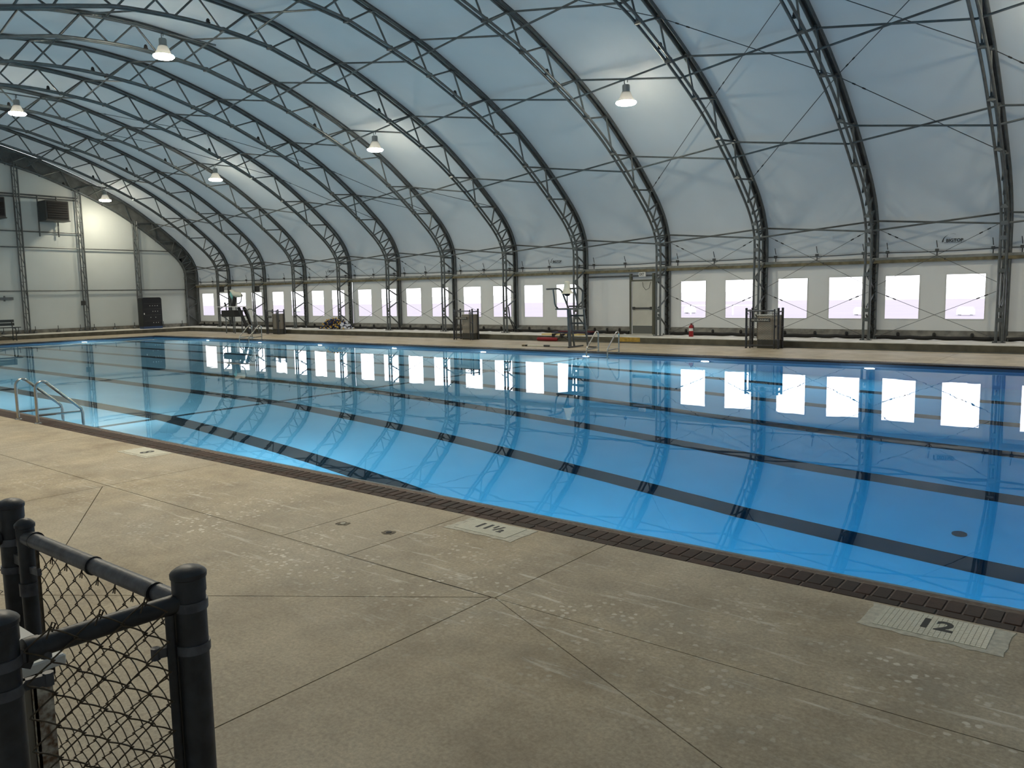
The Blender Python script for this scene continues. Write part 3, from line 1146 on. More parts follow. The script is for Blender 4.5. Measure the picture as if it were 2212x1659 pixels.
# ------------------------------------------------------------------ wall beam with ratchet straps, hem pipe, curtain roll
beam = MB().box(TU(K1), TU(K0), LV_O - 0.05, LV_O + 0.05, 2.70, 2.80)
bm = struct(beam.build('trim_10', M_WOOD, smooth=False), 'long olive timber beam over the windows of the far wall')
MB().box(TU(K1), TU(K0), LV_O - 0.06, LV_O + 0.05, 2.80, 2.885).build('steel_rail', M_RAIL, bm, smooth=False)
hp = MB()
hx = []
for k in range(K1, K0, -1):
    a, b = TU(k), TU(k - 1)
    hx += [(a, WALL + 0.0, 3.05), ((a * 2 + b) / 3, WALL + 0.0, 3.02), ((a + 2 * b) / 3, WALL + 0.0, 3.02)]
struct(hp.tube(hx, 0.014, 6).build('trim_11', M_DSTEEL), 'thin dark pipe in the hem of the roof fabric')
strap_v = WALL - 0.03
sb = MB().obox((0, 0, 0.10), (-0.02, -0.05, 0.32), 0.022, 0.006, (0, 1, 0)).mesh('strap_tail', M_BLACK, (0, 0, 0), False)
sb2 = MB().box(-0.014, 0.014, -0.02, -0.01, -0.22, 0.03).mesh('strap_band', M_BLACK, (0, 0, 0), False)
sr = MB().box(-0.045, 0.045, -0.07, -0.005, -0.03, 0.06)
sr.box(-0.06, 0.06, -0.05, -0.02, 0.02, 0.035)
sr = sr.mesh('ratchet', M_DSTEEL, (0, 0, 0), False)
sk = MB().lathe([(0.035, -0.04), (0.045, -0.02), (0.045, 0.02), (0.03, 0.04)], (0.25, -0.10, -0.27), 10)
sk.box(0.225, 0.275, -0.12, -0.06, -0.30, -0.22)
sk = sk.mesh('wound_strap_end', M_BLACK, (0, 0, 0), False)
si = 0
for k in range(K1 - 1, K0 - 1, -1):
    for f in (0.10, 0.49, 0.90):
        x = TU(k + 1) + (TU(k) - TU(k + 1)) * f
        t = thing('ratchet_strap', 'black ratchet strap tying the roof hem to the wall beam, %s from the %s truss of the %s bay' % (
            'beside its right' if f > 0.8 else ('beside its left' if f < 0.2 else 'mid-way'), 'steel', ORD[K1 - 1 - k]), 'strap', (x, strap_v, 3.04), 'ratchet straps along the far wall beam')
        t['label'] = 'black ratchet strap %s the %s bay from the end wall' % (
            'ending' if f > 0.8 else ('starting' if f < 0.2 else 'midway along'), ORD[K1 - 1 - k])
        link('strap_tail', sb, t)
        link('strap_band', sb2, t)
        link('ratchet', sr, t)
        if f > 0.3:
            link('wound_strap_end', sk, t)
for k in range(K1 - 1, K0 - 1, -1):
    a, b = TU(k + 1) + 0.1, TU(k) - 0.1
    spans = [(a, b)] if k != 3 else [(a, DOOR[0] - 0.12)]
    for (x0, x1) in spans:
        t = thing('rolled_wall_curtain', 'dark rolled curtain hem on the ledge under the %s bay from the end wall' % ORD[K1 - 1 - k], 'curtain', ((x0 + x1) / 2, WALL - 0.12, LEDGE_Z), 'rolled curtain hems')
        pts = [(x0 + (x1 - x0) * i / 10, WALL - 0.13 + 0.015 * math.sin(i * 1.9 + k), LEDGE_Z + 0.075 + 0.012 * math.sin(i * 2.7 + k)) for i in range(11)]
        MB().tube(pts, 0.072, 8).build('roll', M_BLACK, t)
        fl = MB()
        for i in range(10):
            p, q = pts[i], pts[i + 1]
            fl.quad((p[0], p[1] - 0.045, p[2] + 0.055), (q[0], q[1] - 0.045, q[2] + 0.055), (q[0], WALL - 0.015, 0.53), (p[0], WALL - 0.015, 0.53))
        fl.build('skirt', M_ROLL, t)
        tk = MB()
        for f in (0.2, 0.5, 0.8):
            x = x0 + (x1 - x0) * f
            tk.lathe([(0.02, 0.0), (0.05, 0.03), (0.05, 0.09), (0.03, 0.13)], (x, WALL - 0.20, LEDGE_Z + 0.11), 8)
        tk.build('tie_knot', M_BLACK, t)

# ------------------------------------------------------------------ end wall: columns, girts, anchors
ew = U_END + 0.14
def end_column(v, top, label):
    t = thing('lattice_column', label, 'column', (ew, v, LEDGE_Z), 'lattice columns of the end wall')
    for s in (-1, 1):
        MB().tube([(ew, v + s * 0.135, LEDGE_Z), (ew, v + s * 0.135, top)], 0.042, 7).build('post', M_STEEL, t)
        MB().tube([(ew + 0.32, v + s * 0.135, LEDGE_Z), (ew + 0.32, v + s * 0.135, top)], 0.030, 6).build('post', M_STEEL, t) if s < 0 else None
    z = LEDGE_Z + 0.25
    while z < top - 0.3:
        MB().tube([(ew, v - 0.135, z), (ew, v + 0.135, z)], 0.018, 5).build('rung', M_STEEL, t)
        MB().tube([(ew, v - 0.135, z + 0.82), (ew, v + 0.135, z + 0.06)], 0.018, 5).build('diagonal', M_STEEL, t)
        z += 0.86
    MB().box(ew - 0.08, ew + 0.40, v - 0.20, v + 0.20, LEDGE_Z, LEDGE_Z + 0.02).build('base_plate', M_STEEL, t)


end_column(24.36, 6.75, 'grey steel lattice column beside the tall black cabinet at the end wall')
end_column(21.15, 8.40, 'grey steel lattice column at the end wall just right of the hanging dark heater')
end_column(17.92, 9.45, 'grey steel lattice column at the end wall left of the hanging dark heater')
end_column(14.65, 10.0, 'grey steel lattice column at the end wall beyond the left edge of the view')
for z, va, vb, lb in ((2.58, 2.0, 27.5, 'lowest'), (4.98, 2.0, 26.55, 'second'), (5.85, 3.0, 21.2, 'third'), (7.85, 5.0, 21.2, 'top')):
    r_ = 0.045 if lb == 'top' else 0.032
    gi = MB().tube([(ew - 0.03, va, z), (ew - 0.03, vb, z)], r_, 7)
    if lb == 'top':
        gi.tube([(ew - 0.03, va, z - 0.14), (ew - 0.03, vb, z - 0.14)], r_, 7)
    tag(gi.build('wall_girt', M_STEEL), '%s horizontal grey steel girt across the end wall' % lb, 'girt', 'girts of the end wall')
an_mesh = [MB().obox((0.02, 0, 0.02), (0.02, 0, 0.36), 0.03, 0.02, (0, 1, 0)).mesh('strap_tail', M_BLACK, (0, 0, 0), False),
           MB().lathe([(0.13, 0.0), (0.11, 0.06), (0.05, 0.12), (0.03, 0.13)], (0.03, 0, 0.0), 8).mesh('anchor_base', M_DSTEEL, (0, 0, 0), False)]
for i, v in enumerate((16.7, 17.45, 18.3, 19.5, 20.72, 21.5, 22.7, 23.9, 25.75, 27.0)):
    t = thing('wall_anchor', 'dark strap anchor standing at the foot of the end wall, %s from the left' % ORD[i], 'anchor', (U_END + 0.16, v, LEDGE_Z + 0.02), 'strap anchors along the end wall')
    for nm, me in zip(('strap_tail', 'anchor_base'), an_mesh):
        link(nm, me, t)
struct(MB().box(U_END + 0.02, U_END + 0.10, 2.0, 27.4, LEDGE_Z, LEDGE_Z + 0.20).build('baseboard_end', M_ROLL, smooth=False), 'grey-brown hem board along the foot of the end wall')

# heaters hanging on the girts
def heater(vc, label):
    t = thing('unit_heater', label, 'heater', (ew + 0.45, vc, 6.50))
    x0, x1 = ew + 0.10, ew + 1.05
    MB().bbox(x0, x1, vc - 0.62, vc + 0.62, 6.45, 7.52, 0.03).build('casing', M_HEATER, t, smooth=False)
    MB().box(x1, x1 + 0.03, vc - 0.52, vc + 0.55, 6.52, 7.45).build('front_grille', M_HEATIN, t, smooth=False)
    for i in range(7):
        z = 6.60 + i * 0.125
        MB().obox((x1 + 0.03, vc - 0.5, z), (x1 + 0.03, vc + 0.53, z), 0.05, 0.012, (0.5, 0, 1)).build('louvre', M_HEATIN, t, smooth=False)
    MB().box(x0, x1 + 0.05, vc - 0.64, vc + 0.64, 6.40, 6.45).build('drip_tray', M_HEATER, t, smooth=False)
    for s in (-0.60, 0.40):
        MB().tube([(ew + 0.02, vc + s, 5.6), (ew + 0.02, vc + s, 7.85)], 0.04, 6).build('hanger_post', M_STEEL, t)


heater(19.55, 'dark box-shaped heater hanging high on the end wall between two lattice columns')
heater(16.35, 'dark box-shaped heater cut by the left edge of the view, high on the end wall')

# tall black cabinet, bench, bar and switch on the end wall
def cabinet():
    c = (-47.75, 24.36, LEDGE_Z)
    t = thing('tall_cabinet', 'tall black cabinet with rounded top and rows of small white spots at the end wall', 'cabinet', c)
    x0, x1, y0, y1 = c[0] - 0.27, c[0] + 0.27, c[1] - 0.60, c[1] + 0.60
    prof = [(y0, 0.14)]
    z1, r = 1.88, 0.13
    P = [(y0, 0.14), (y1, 0.14)]
    for i in range(7):
        an = math.pi / 2 * i / 6
        P.append((y1 - r + r * math.cos(an), z1 - r + r * math.sin(an)))
    for i in range(7):
        an = math.pi / 2 + math.pi / 2 * i / 6
        P.append((y0 + r + r * math.cos(an), z1 - r + r * math.sin(an)))
    body = MB()
    n = len(P)
    for x in (x0, x1):
        body.v += [(x, y, z + LEDGE_Z) for y, z in P]
    for i in range(n):
        j = (i + 1) % n
        body.f.append((i, j, n + j, n + i))
    body.f.append(tuple(range(n, 2 * n)))
    body.f.append(tuple(reversed(range(n))))
    body.build('body', M_CAB, t)
    MB().box(x0 + 0.02, x1 - 0.005, y0 + 0.02, y1 - 0.02, LEDGE_Z, LEDGE_Z + 0.14).build('plinth', M_BLUE, t)['label'] = 'dark blue plinth'
    for z in (0.55, 0.92, 1.28, 1.60):
        MB().box(x1, x1 + 0.02, y0 + 0.08, y1 - 0.06, LEDGE_Z + z - 0.10, LEDGE_Z + z - 0.08).build('shelf', M_HEATER, t)
    spots = {1.38: (-0.15, 0.02, 0.17, 0.32), 1.04: (0.02, 0.17, 0.32), 0.68: (-0.13, 0.18), 0.36: (0.03, 0.19, 0.33)}
    for z, ys in spots.items():
        for y in ys:
            MB().lathe([(0.022, 0.0), (0.022, 0.014), (0.012, 0.02)], (x1, c[1] + y, LEDGE_Z + z), 8, 'x').build('white_spot', M_WHITE, t)
    MB().box(x1, x1 + 0.03, y0 + 0.06, y0 + 0.10, LEDGE_Z + 0.85, LEDGE_Z + 0.95).build('latch', M_WHITE, t)


cabinet()


def bench():
    c = (-45.9, 15.35, 0.0)
    t = thing('slatted_bench', 'dark slatted bench at the left edge in front of the end wall', 'bench', c)
    x = c[0]
    y0, y1 = c[1] - 0.95, c[1] + 0.95
    for i in range(3):
        MB().box(x - 0.22 + i * 0.16, x - 0.08 + i * 0.16, y0, y1 + 0.12, 0.66, 0.70).build('seat_slat', M_BENCH, t)
    for i in range(2):
        MB().obox((x - 0.30 - i * 0.02, y0, 0.84 + i * 0.17), (x - 0.30 - i * 0.02, y1, 0.84 + i * 0.17), 0.03, 0.14).build('back_slat', M_BENCH, t)
    for y in (y0 + 0.15, y1 - 0.12):
        MB().tube([(x + 0.22, y, 0.0), (x + 0.20, y, 0.55), (x + 0.14, y, 0.65), (x - 0.22, y, 0.65), (x - 0.32, y, 1.05)], 0.025, 6).build('leg', M_BENCH, t)
        MB().tube([(x - 0.26, y, 0.0), (x - 0.22, y, 0.65)], 0.025, 6).build('leg', M_BENCH, t)
        MB().tube([(x + 0.21, y, 0.08), (x - 0.26, y - 0.0, 0.08)], 0.02, 6).build('foot_bar', M_BENCH, t)
    MB().tube([(x, y0 + 0.15, 0.60), (x, y1 - 0.12, 0.10)], 0.018, 6).build('brace', M_BENCH, t)
    return t


bench()
bar = thing('wall_bar', 'grey horizontal bar fixed to the end wall above the bench', 'bar', (U_END + 0.06, 16.4, 2.1))
MB().box(U_END + 0.02, U_END + 0.12, 14.8, 17.35, 2.10, 2.24).build('board', M_STEEL, bar)
for v in (15.2, 16.9):
    MB().box(U_END, U_END + 0.03, v, v + 0.08, 2.02, 2.32).build('bracket', M_STEEL, bar)
swb = thing('switch_box', 'small dark box on the lattice column at the end wall', 'box', (ew + 0.05, 20.95, 1.75))
MB().bbox(ew, ew + 0.16, 20.86, 21.06, 1.72, 1.98, 0.02).build('casing', M_HEATER, swb)
MB().tube([(ew + 0.08, 20.96, 1.72), (ew + 0.08, 20.98, 0.3)], 0.015, 6).build('conduit', M_STEEL, swb)

# ------------------------------------------------------------------ door bay
def door_bay():
    a, b, z0, z1 = DOOR
    fr = MB()
    v = WALL - 0.10
    fr.box(a - 0.085, a + 0.0, v - 0.05, v + 0.06, LEDGE_Z, 2.64)
    fr.box(b, b + 0.085, v - 0.05, v + 0.06, LEDGE_Z, 2.64)
    d = struct(fr.build('door_1', M_FRAME, smooth=False), 'beige exit door with crash bar between dark posts in the far wall')
    MB().box(a, b, v - 0.04, v + 0.05, z1, z1 + 0.05).build('door_head', M_FRAME, d)
    MB().box(TU(4) + 0.1, TU(3) - 0.1, v - 0.03, v + 0.03, 2.515, 2.585).build('header_rail', M_DSTEEL, d)
    dl = MB().bbox(a + 0.045, b - 0.002, v - 0.02, v + 0.03, z0 - 0.002, z1 + 0.004, 0.004).build('door_leaf', M_DOOR, d, smooth=False)
    MB().box(a + 0.05, b - 0.015, v - 0.028, v - 0.02, z0 + 0.03, z0 + 0.34).build('kick_plate', M_KICK, dl)
    cbm = MB().box(a + 0.07, b - 0.03, v - 0.07, v - 0.035, 1.24, 1.30)
    cbm.box(a + 0.06, a + 0.16, v - 0.085, v - 0.02, 1.215, 1.325)
    cbm.box(b - 0.09, b - 0.03, v - 0.085, v - 0.02, 1.215, 1.325)
    cbm.build('crash_bar', M_HEATER, dl)
    MB().tube([(a + 0.50, v - 0.03, 2.30), (a + 0.54, v - 0.05, 2.12), (a + 0.66, v - 0.05, 1.99), (a + 0.80, v - 0.05, 2.05), (a + 0.87, v - 0.04, 2.30)], 0.008, 5).build('hanging_wire', M_BLACK, dl)


door_bay()
ex = thing('exit_sign', 'white EXIT sign hanging above the beige door in the far wall', 'sign', (-15.94, 28.12, 2.52))
MB().bbox(-16.09, -15.79, 28.09, 28.168, 2.515, 2.685, 0.012).build('housing', M_WHITE, ex, smooth=False)
MB().box(-16.045, -15.835, 28.082, 28.09, 2.535, 2.668).build('face', M_WHITE, ex)
text('lettering', 'EXIT', 0.145, (-15.94, 28.079, 2.601), (1, 0, 0), (0, 0, 1), M_INK, ex, 0.001, 0.004, sx=0.72)

# printed maker's mark on the roof fabric
def logo(uc, zc, w, label):
    t = thing('printed_logo', label, 'logo', (uc, WALL - 0.05, zc), 'printed marks on the roof fabric')
    v = WALL - 0.06
    text('lettering', 'BIGTOP', w * 0.235, (uc + 0.10 * w, v, zc - 0.05 * w), (1, 0, 0), (0, 0, 1), M_INK, t, 0.0008, 0.0, sx=1.03, heavy=w * 0.010)
    P = []
    for i in range(14):
        an = math.pi - (math.pi * 0.62) * i / 13
        P.append((uc - 0.02 * w + math.cos(an) * 0.47 * w, zc - 0.12 * w + math.sin(an) * 0.44 * w, 0.034 * w * (1 - i / 14) + 0.006 * w))
    sw = MB()
    for (xa, za, ra), (xb, zb, rb) in zip(P, P[1:]):
        sw.quad((xa - ra, v, za - ra * 0.3), (xa + ra, v, za + ra * 0.3), (xb + rb, v, zb + rb * 0.3), (xb - rb, v, zb - rb * 0.3))
    sw.build('swoosh', M_INK, t, smooth=False)
    MB().box(uc - 0.42 * w, uc + 0.46 * w, v, v + 0.002, zc - 0.17 * w, zc - 0.15 * w).build('underline', M_INK, t)


logo(-5.08, 3.36, 0.56, "dark printed maker's mark on the roof fabric near the right edge of the hall")
logo(-20.2, 3.29, 0.54, "dark printed maker's mark on the roof fabric above the tall guard chair")
logo(-35.3, 3.36, 0.54, "dark printed maker's mark on the roof fabric above the heap of floats")

# ------------------------------------------------------------------ hanging lamps
def lamp_parts():
    housing = MB().lathe([(0.02, 0.52), (0.10, 0.52), (0.115, 0.49), (0.115, 0.33), (0.135, 0.31), (0.14, 0.28)], (0, 0, 0), 18)
    bell = MB().lathe([(0.14, 0.29), (0.165, 0.24), (0.20, 0.15), (0.25, 0.07), (0.295, 0.04), (0.305, 0.015)], (0, 0, 0), 24)
    lens = MB().lathe([(0.30, 0.018), (0.315, -0.01), (0.28, -0.05), (0.17, -0.075), (0.02, -0.083)], (0, 0, 0), 24)
    hook = MB().tube([(-0.02, 0, 0.52), (-0.06, 0, 0.58), (-0.06, 0, 0.66), (0.0, 0, 0.72), (0.05, 0, 0.66), (0.045, 0, 0.58)], 0.012, 6)
    return [('housing', housing.mesh('housing', M_LAMPH, (0, 0, 0), True)), ('bell', bell.mesh('bell', M_BELL, (0, 0, 0), True)),
            ('lens', lens.mesh('lens', M_LENS, (0, 0, 0), True)), ('hook', hook.mesh('hook', M_DSTEEL, (0, 0, 0), True))]


LP = lamp_parts()
half = lambda d: tuple((a + b) / 2 for a, b in zip(at_d(d, off=-0.04), at_d(d, off=-DEPTH + 0.02)))
pv, pz = half(P_D[2])
rv, rz = at_d(0.0, off=-DEPTH)
far_lab = ['nearest the door bay', 'second along from the door bay', 'third along from the door bay', 'nearest the end wall']
for i, kk in enumerate((2.5, 5.5, 8.5, 11.5)):
    t = thing('hanging_lamp', 'lit bell-shaped lamp under the far roof slope, %s' % far_lab[i], 'lamp', (TU(kk), pv, pz - 0.72 + 0.03), 'hanging hall lamps')
    for nm, me in LP:
        link(nm, me, t)
for kk, lb in ((2.5, 'out of view above the frame'), (5.5, 'brightest and nearest at the top left'), (8.5, 'at the left edge of the view')):
    t = thing('hanging_lamp', 'lit bell-shaped lamp under the roof crown, %s' % lb, 'lamp', (TU(kk), rv - 0.1, rz - 0.62), 'hanging hall lamps')
    for nm, me in LP:
        link(nm, me, t)
    # short hanger pipe between the two crown purlins
    MB().tube([(TU(kk), rv - 1.9, rz + 0.10), (TU(kk), rv + 1.7, rz + 0.10)], 0.028, 6).build('hanger_pipe', M_STEEL, t)
nv = 2 * VC - pv
for kk, lb in ((1.3, "nearest the viewer"), (2.5, 'over the near deck'), (5.5, 'second along from the viewer'), (8.5, 'third along from the viewer')):  # unseen row added to light the near deck, first one shifted to favour its left
    t = thing('hanging_lamp', 'added lit bell-shaped lamp under the near roof slope, %s, out of view' % lb, 'lamp', (TU(kk), nv, pz - 0.72 + 0.03), 'hanging hall lamps')
    for nm, me in LP:
        link(nm, me, t)
t = thing('hanging_lamp', 'lit bell-shaped lamp under the far roof slope beyond the right edge', 'lamp', (TU(-0.5), pv, pz - 0.72 + 0.03), 'hanging hall lamps')
for nm, me in LP:
    link(nm, me, t)
# small clamps with dark knobs on the inner chords
cl_mesh = MB().box(-0.05, 0.05, -0.05, 0.05, 0.02, 0.10)
cl_mesh.lathe([(0.05, 0.10), (0.06, 0.14), (0.03, 0.19)], (0, 0, 0), 8)
cl_mesh = cl_mesh.mesh('clamp', M_BLACK, (0, 0, 0), False)
for k in range(K0, K1 + 1):
    for d in (6.9, 0.0):
        p = at_d(d + 0.35, off=-DEPTH)
        link('clamp', cl_mesh, trusses[k], (0, p[0], p[1]))

# ------------------------------------------------------------------ pool ladders
def ladder(loc, rotz, gap, label):
    t = thing('pool_ladder', label, 'ladder', loc, 'polished steel pool ladders')
    for s in (0, 1):
        x = s * gap
        pts = [(x, 0.0, 0.0), (x, 0.0, 0.50)]
        for i in range(9):
            an = math.pi - (math.pi * 0.80) * i / 8
            pts.append((x, 0.11 + 0.11 * math.cos(an), 0.55 + 0.12 * math.sin(an)))
        pts += [(x, 0.62, 0.22), (x, 0.68, 0.16), (x, 0.70, 0.08), (x, 0.70, -0.25), (x, 0.64, -0.5), (x, 0.60, -1.0)]
        link('rail', MB().tube(pts, 0.024, 10).mesh('rail', M_CHROME, (0, 0, 0), True), t)
        link('side_bar', MB().tube([(x, 0.0, 0.13), (x, 0.70, 0.11)], 0.018, 8).mesh('side_bar', M_CHROME, (0, 0, 0), True), t)
        link('flange', MB().lathe([(0.055, 0.0), (0.05, 0.012), (0.03, 0.02)], (x, 0, 0), 14).mesh('flange', M_CHROME, (0, 0, 0), True), t)
    for z in (-0.45, -0.75):
        link('tread', MB().box(0, gap, 0.56, 0.68, z - 0.015, z + 0.015).mesh('tread', M_CHROME, (0, 0, 0), False), t)
    t.rotation_euler = (0, 0, rotz)
    return t


ladder((-14.83, 5.17, 0.0), 0.0, 0.80, 'polished steel pool ladder rails on the near brick coping at the left')
ladder((-13.45, 22.22, 0.0), math.pi, 0.78, 'polished steel pool ladder rails at the far edge beside the tall guard chair')
ladder((-33.10, 22.22, 0.0), math.pi, 0.78, 'polished steel pool ladder rails at the far edge left, near the first fenced pen')

# ------------------------------------------------------------------ guard chairs
def guard_chair():
    t = thing('guard_chair', 'tall grey steel lifeguard chair with curved arms and rung ladder on the far deck', 'chair', (-16.0, 23.5, 0.0))
    xl, xr = -16.2, -15.62
    MB().obox((-16.12, 23.33, 0.0), (-16.14, 23.28, 1.38), 0.085, 0.085, (0, 1, 0)).build('front_leg', M_STEEL, t, smooth=False)
    for x in (xl, xr):
        MB().obox((x, 23.71, 0.0), (x, 23.46, 1.38), 0.05, 0.05, (0, 1, 0)).build('rear_leg', M_STEEL, t, smooth=False)
    MB().obox((-16.1, 23.2, 0.025), (-16.2, 24.25, 0.025), 0.06, 0.05).build('skid', M_DSTEEL, t)
    MB().obox((-15.66, 23.72, 0.025), (-15.25, 23.66, 0.025), 0.06, 0.05).build('skid', M_DSTEEL, t)
    for x, a_, p_ in ((xl, ((22.08, 2.07), (22.70, 2.08), (22.82, 2.07), (22.94, 2.01), (23.02, 1.92), (23.36, 1.40)), ((22.46, 2.06), (22.55, 1.56), (22.60, 1.48), (22.72, 1.40))),
                      (xr, ((22.65, 2.07), (23.14, 2.09), (23.26, 2.08), (23.36, 2.02), (23.41, 1.93), (23.36, 1.40)), ((22.90, 2.07), (23.06, 1.60), (23.12, 1.46), (23.15, 1.40)))):
        MB().tube([(x, v, z) for v, z in a_], 0.03, 8).build('arm', M_STEEL, t)
        MB().tube([(x, v, z) for v, z in p_], 0.027, 8).build('arm_post', M_STEEL, t)
    for i, z in enumerate((0.30, 0.58, 0.86, 1.13)):
        y = 23.71 - 0.25 * z / 1.38
        MB().box(xl, xr, y - 0.06, y + 0.06, z - 0.028, z + 0.028).build('step', M_DSTEEL, t, smooth=False)
    MB().bbox(-16.25, -15.57, 22.62, 23.52, 1.355, 1.405, 0.015).build('seat', M_STEEL, t, smooth=False)
    MB().obox((xl, 23.40, 1.46), (xr, 23.40, 1.46), 0.03, 0.05).build('backrest', M_DSTEEL, t, smooth=False)
    return t


guard_chair()
um = thing('folded_umbrella', 'folded cream umbrella on a thin pole beside the tall guard chair', 'umbrella', (-16.1, 23.15, 1.42))
MB().tube([(-16.1, 23.15, 1.42), (-16.1, 23.15, 1.90)], 0.02, 8).build('pole', M_STEEL, um)
MB().lathe([(0.02, 1.82), (0.07, 1.83), (0.12, 1.89), (0.12, 1.91)], (-16.1, 23.15, 0), 14).build('collar', M_BLACK, um)
MB().lathe([(0.23, 1.905), (0.21, 1.93), (0.15, 2.02), (0.12, 2.10), (0.10, 2.22), (0.10, 2.30), (0.05, 2.34)], (-16.1, 23.15, 0), 14).build('canopy', M_CREAM, um)


def guard_stand():
    t = thing('guard_platform', 'raised dark guard platform with steep ladder and curved handrail near the end wall', 'platform', (-40.7, 25.5, 0.0))
    x0, x1, y0, y1 = -41.5, -40.2, 25.3, 25.85
    MB().box(x0, x1, y0, y1, 0.93, 1.29).build('deck_box', M_BLACK, t, smooth=False)
    MB().box(-41.95, -39.3, 25.25, 25.70, 1.475, 1.515).build('top_board', M_WHITE, t, smooth=False)
    for x in (-41.15, -40.28):
        for y in (y0 + 0.05, y1 - 0.05):
            MB().tube([(x, y, 0.0), (x, y, 0.95)], 0.032, 7).build('leg', M_STEEL, t)
    for x in (-41.3, -40.3):
        MB().tube([(x, 25.5, 1.29), (x, 25.5, 1.48)], 0.03, 7).build('stub', M_STEEL, t)
    for s in (0, 1):
        y = 25.36 + 0.34 * s
        MB().obox((-38.9, y, 0.0), (-39.85, y, 1.46), 0.10, 0.16, (1, 0, 0)).build('stringer', M_BLACK, t, smooth=False)
        MB().tube([(-39.6, y, 1.22), (-39.35, y, 1.36), (-39.05, y, 1.34), (-38.9, y, 1.18), (-38.55, y, 0.32), (-38.5, y, 0.0)], 0.024, 7).build('handrail', M_STEEL, t)
    for i in range(5):
        f = (i + 0.6) / 5.4
        x = -38.9 - 0.95 * f
        MB().box(x - 0.12, x + 0.10, 25.36, 25.70, 1.46 * f - 0.02, 1.46 * f + 0.02).build('tread', M_BLACK, t, smooth=False)
    MB().box(-38.95, -38.45, 25.3, 25.75, 0.0, 0.03).build('foot_plate', M_BLACK, t, smooth=False)
    MB().obox((-40.55, 25.5, 1.5), (-40.35, 25.5, 2.05), 0.20, 0.10, (1, 0, 0)).build('seat_back', M_BLACK, t, smooth=False)
    MB().tube([(-40.2, 25.5, 1.66), (-39.95, 25.5, 1.68), (-39.78, 25.5, 1.78), (-39.72, 25.5, 2.0), (-39.70, 25.5, 2.18)], 0.026, 7).build('arm', M_STEEL, t)
    MB().tube([(-41.3, 25.5, 1.5), (-41.42, 25.5, 1.72)], 0.045, 7).build('arm_stub', M_BLACK, t)
    return t


guard_stand()
um = thing('folded_umbrella', 'folded teal and cream umbrella drooping on top of the dark guard platform', 'umbrella', (-40.6, 25.55, 1.515))
MB().tube([(-40.62, 25.62, 1.515), (-40.62, 25.62, 2.25)], 0.035, 8).build('pole', M_STEEL, um)


def droop(pts, rad, name, m_):
    MB().tube(pts, rad, 10).build(name, m_, um)


droop([(-41.0, 25.62, 2.40), (-40.8, 25.62, 2.37), (-40.6, 25.60, 2.24), (-40.35, 25.58, 2.15), (-40.05, 25.58, 2.16), (-39.75, 25.58, 2.10)], [0.04, 0.10, 0.13, 0.16, 0.15, 0.05], 'canopy', M_CREAM)
droop([(-40.85, 25.60, 2.33), (-40.72, 25.56, 2.18), (-40.66, 25.55, 2.02), (-40.66, 25.55, 1.90)], [0.06, 0.13, 0.12, 0.04], 'canopy_panel', M_TEAL)

# ------------------------------------------------------------------ things on the far deck and ledge
fe = thing('fire_extinguisher', 'red fire extinguisher standing on the far ledge under a window', 'extinguisher', (-13.49, 27.43, LEDGE_Z))
c = (-13.49, 27.43, LEDGE_Z)
MB().lathe([(0.08, 0.0), (0.086, 0.01), (0.086, 0.36), (0.075, 0.40), (0.04, 0.43), (0.025, 0.44)], c, 16).build('cylinder', M_RED, fe)
MB().lathe([(0.0875, 0.21), (0.0875, 0.31)], c, 16).build('paper_band', M_WHITE, fe)
va = MB().lathe([(0.025, 0.44), (0.025, 0.475), (0.012, 0.485)], c, 10)
va.obox((c[0] - 0.02, c[1], c[2] + 0.485), (c[0] + 0.10, c[1], c[2] + 0.475), 0.025, 0.012)
va.obox((c[0] - 0.02, c[1], c[2] + 0.47), (c[0] + 0.09, c[1], c[2] + 0.43), 0.025, 0.01)
va.build('valve_handle', M_MAROON, fe)
MB().tube([(c[0] + 0.03, c[1], c[2] + 0.46), (c[0] + 0.10, c[1], c[2] + 0.40), (c[0] + 0.105, c[1], c[2] + 0.22)], 0.012, 6).build('hose', M_BLACK, fe)

rtb = thing('rescue_tube', 'long red foam rescue tube lying against the foot of the far ledge', 'rescue tube', (-19.2, 26.18, 0.0))
MB().tube([(-19.72, 26.18, 0.085), (-19.68, 26.18, 0.085), (-19.2, 26.18, 0.085), (-18.75, 26.18, 0.085), (-18.70, 26.18, 0.085)], [0.04, 0.075, 0.08, 0.075, 0.04], 10).build('foam_body', M_REDT, rtb)
MB().tube([(-18.70, 26.18, 0.09), (-18.60, 26.16, 0.13), (-18.55, 26.18, 0.32), (-18.3, 26.1, 0.16), (-17.95, 26.0, 0.02)], 0.016, 6).build('tow_strap', M_BLACK, rtb)

sbd = thing('rescue_board', 'yellow rescue board with dark straps lying on the far ledge left of the guard chair', 'board', (-19.0, 26.75, LEDGE_Z))
MB().bbox(-19.75, -17.9, 26.5, 26.98, LEDGE_Z, LEDGE_Z + 0.055, 0.015).build('board', M_YBOARD, sbd, smooth=False)
for x, m_ in ((-19.05, M_BLACK), (-18.62, M_BLACK), (-18.3, M_BLACK)):
    s_ = MB().box(x - 0.06, x + 0.06, 26.47, 27.0, LEDGE_Z + 0.055, LEDGE_Z + 0.075)
    s_.box(x - 0.08, x + 0.06, 26.385, 26.47, LEDGE_Z - 0.10, LEDGE_Z + 0.07)
    s_.build('strap', m_, sbd, smooth=False)
sb2_ = thing('spare_boards', 'navy and maroon boards lying behind the yellow rescue board on the far ledge', 'board', (-18.9, 27.1, LEDGE_Z))
MB().bbox(-19.6, -17.7, 27.0, 27.35, LEDGE_Z, LEDGE_Z + 0.10, 0.01).build('navy_board', M_NAVY, sb2_, smooth=False)
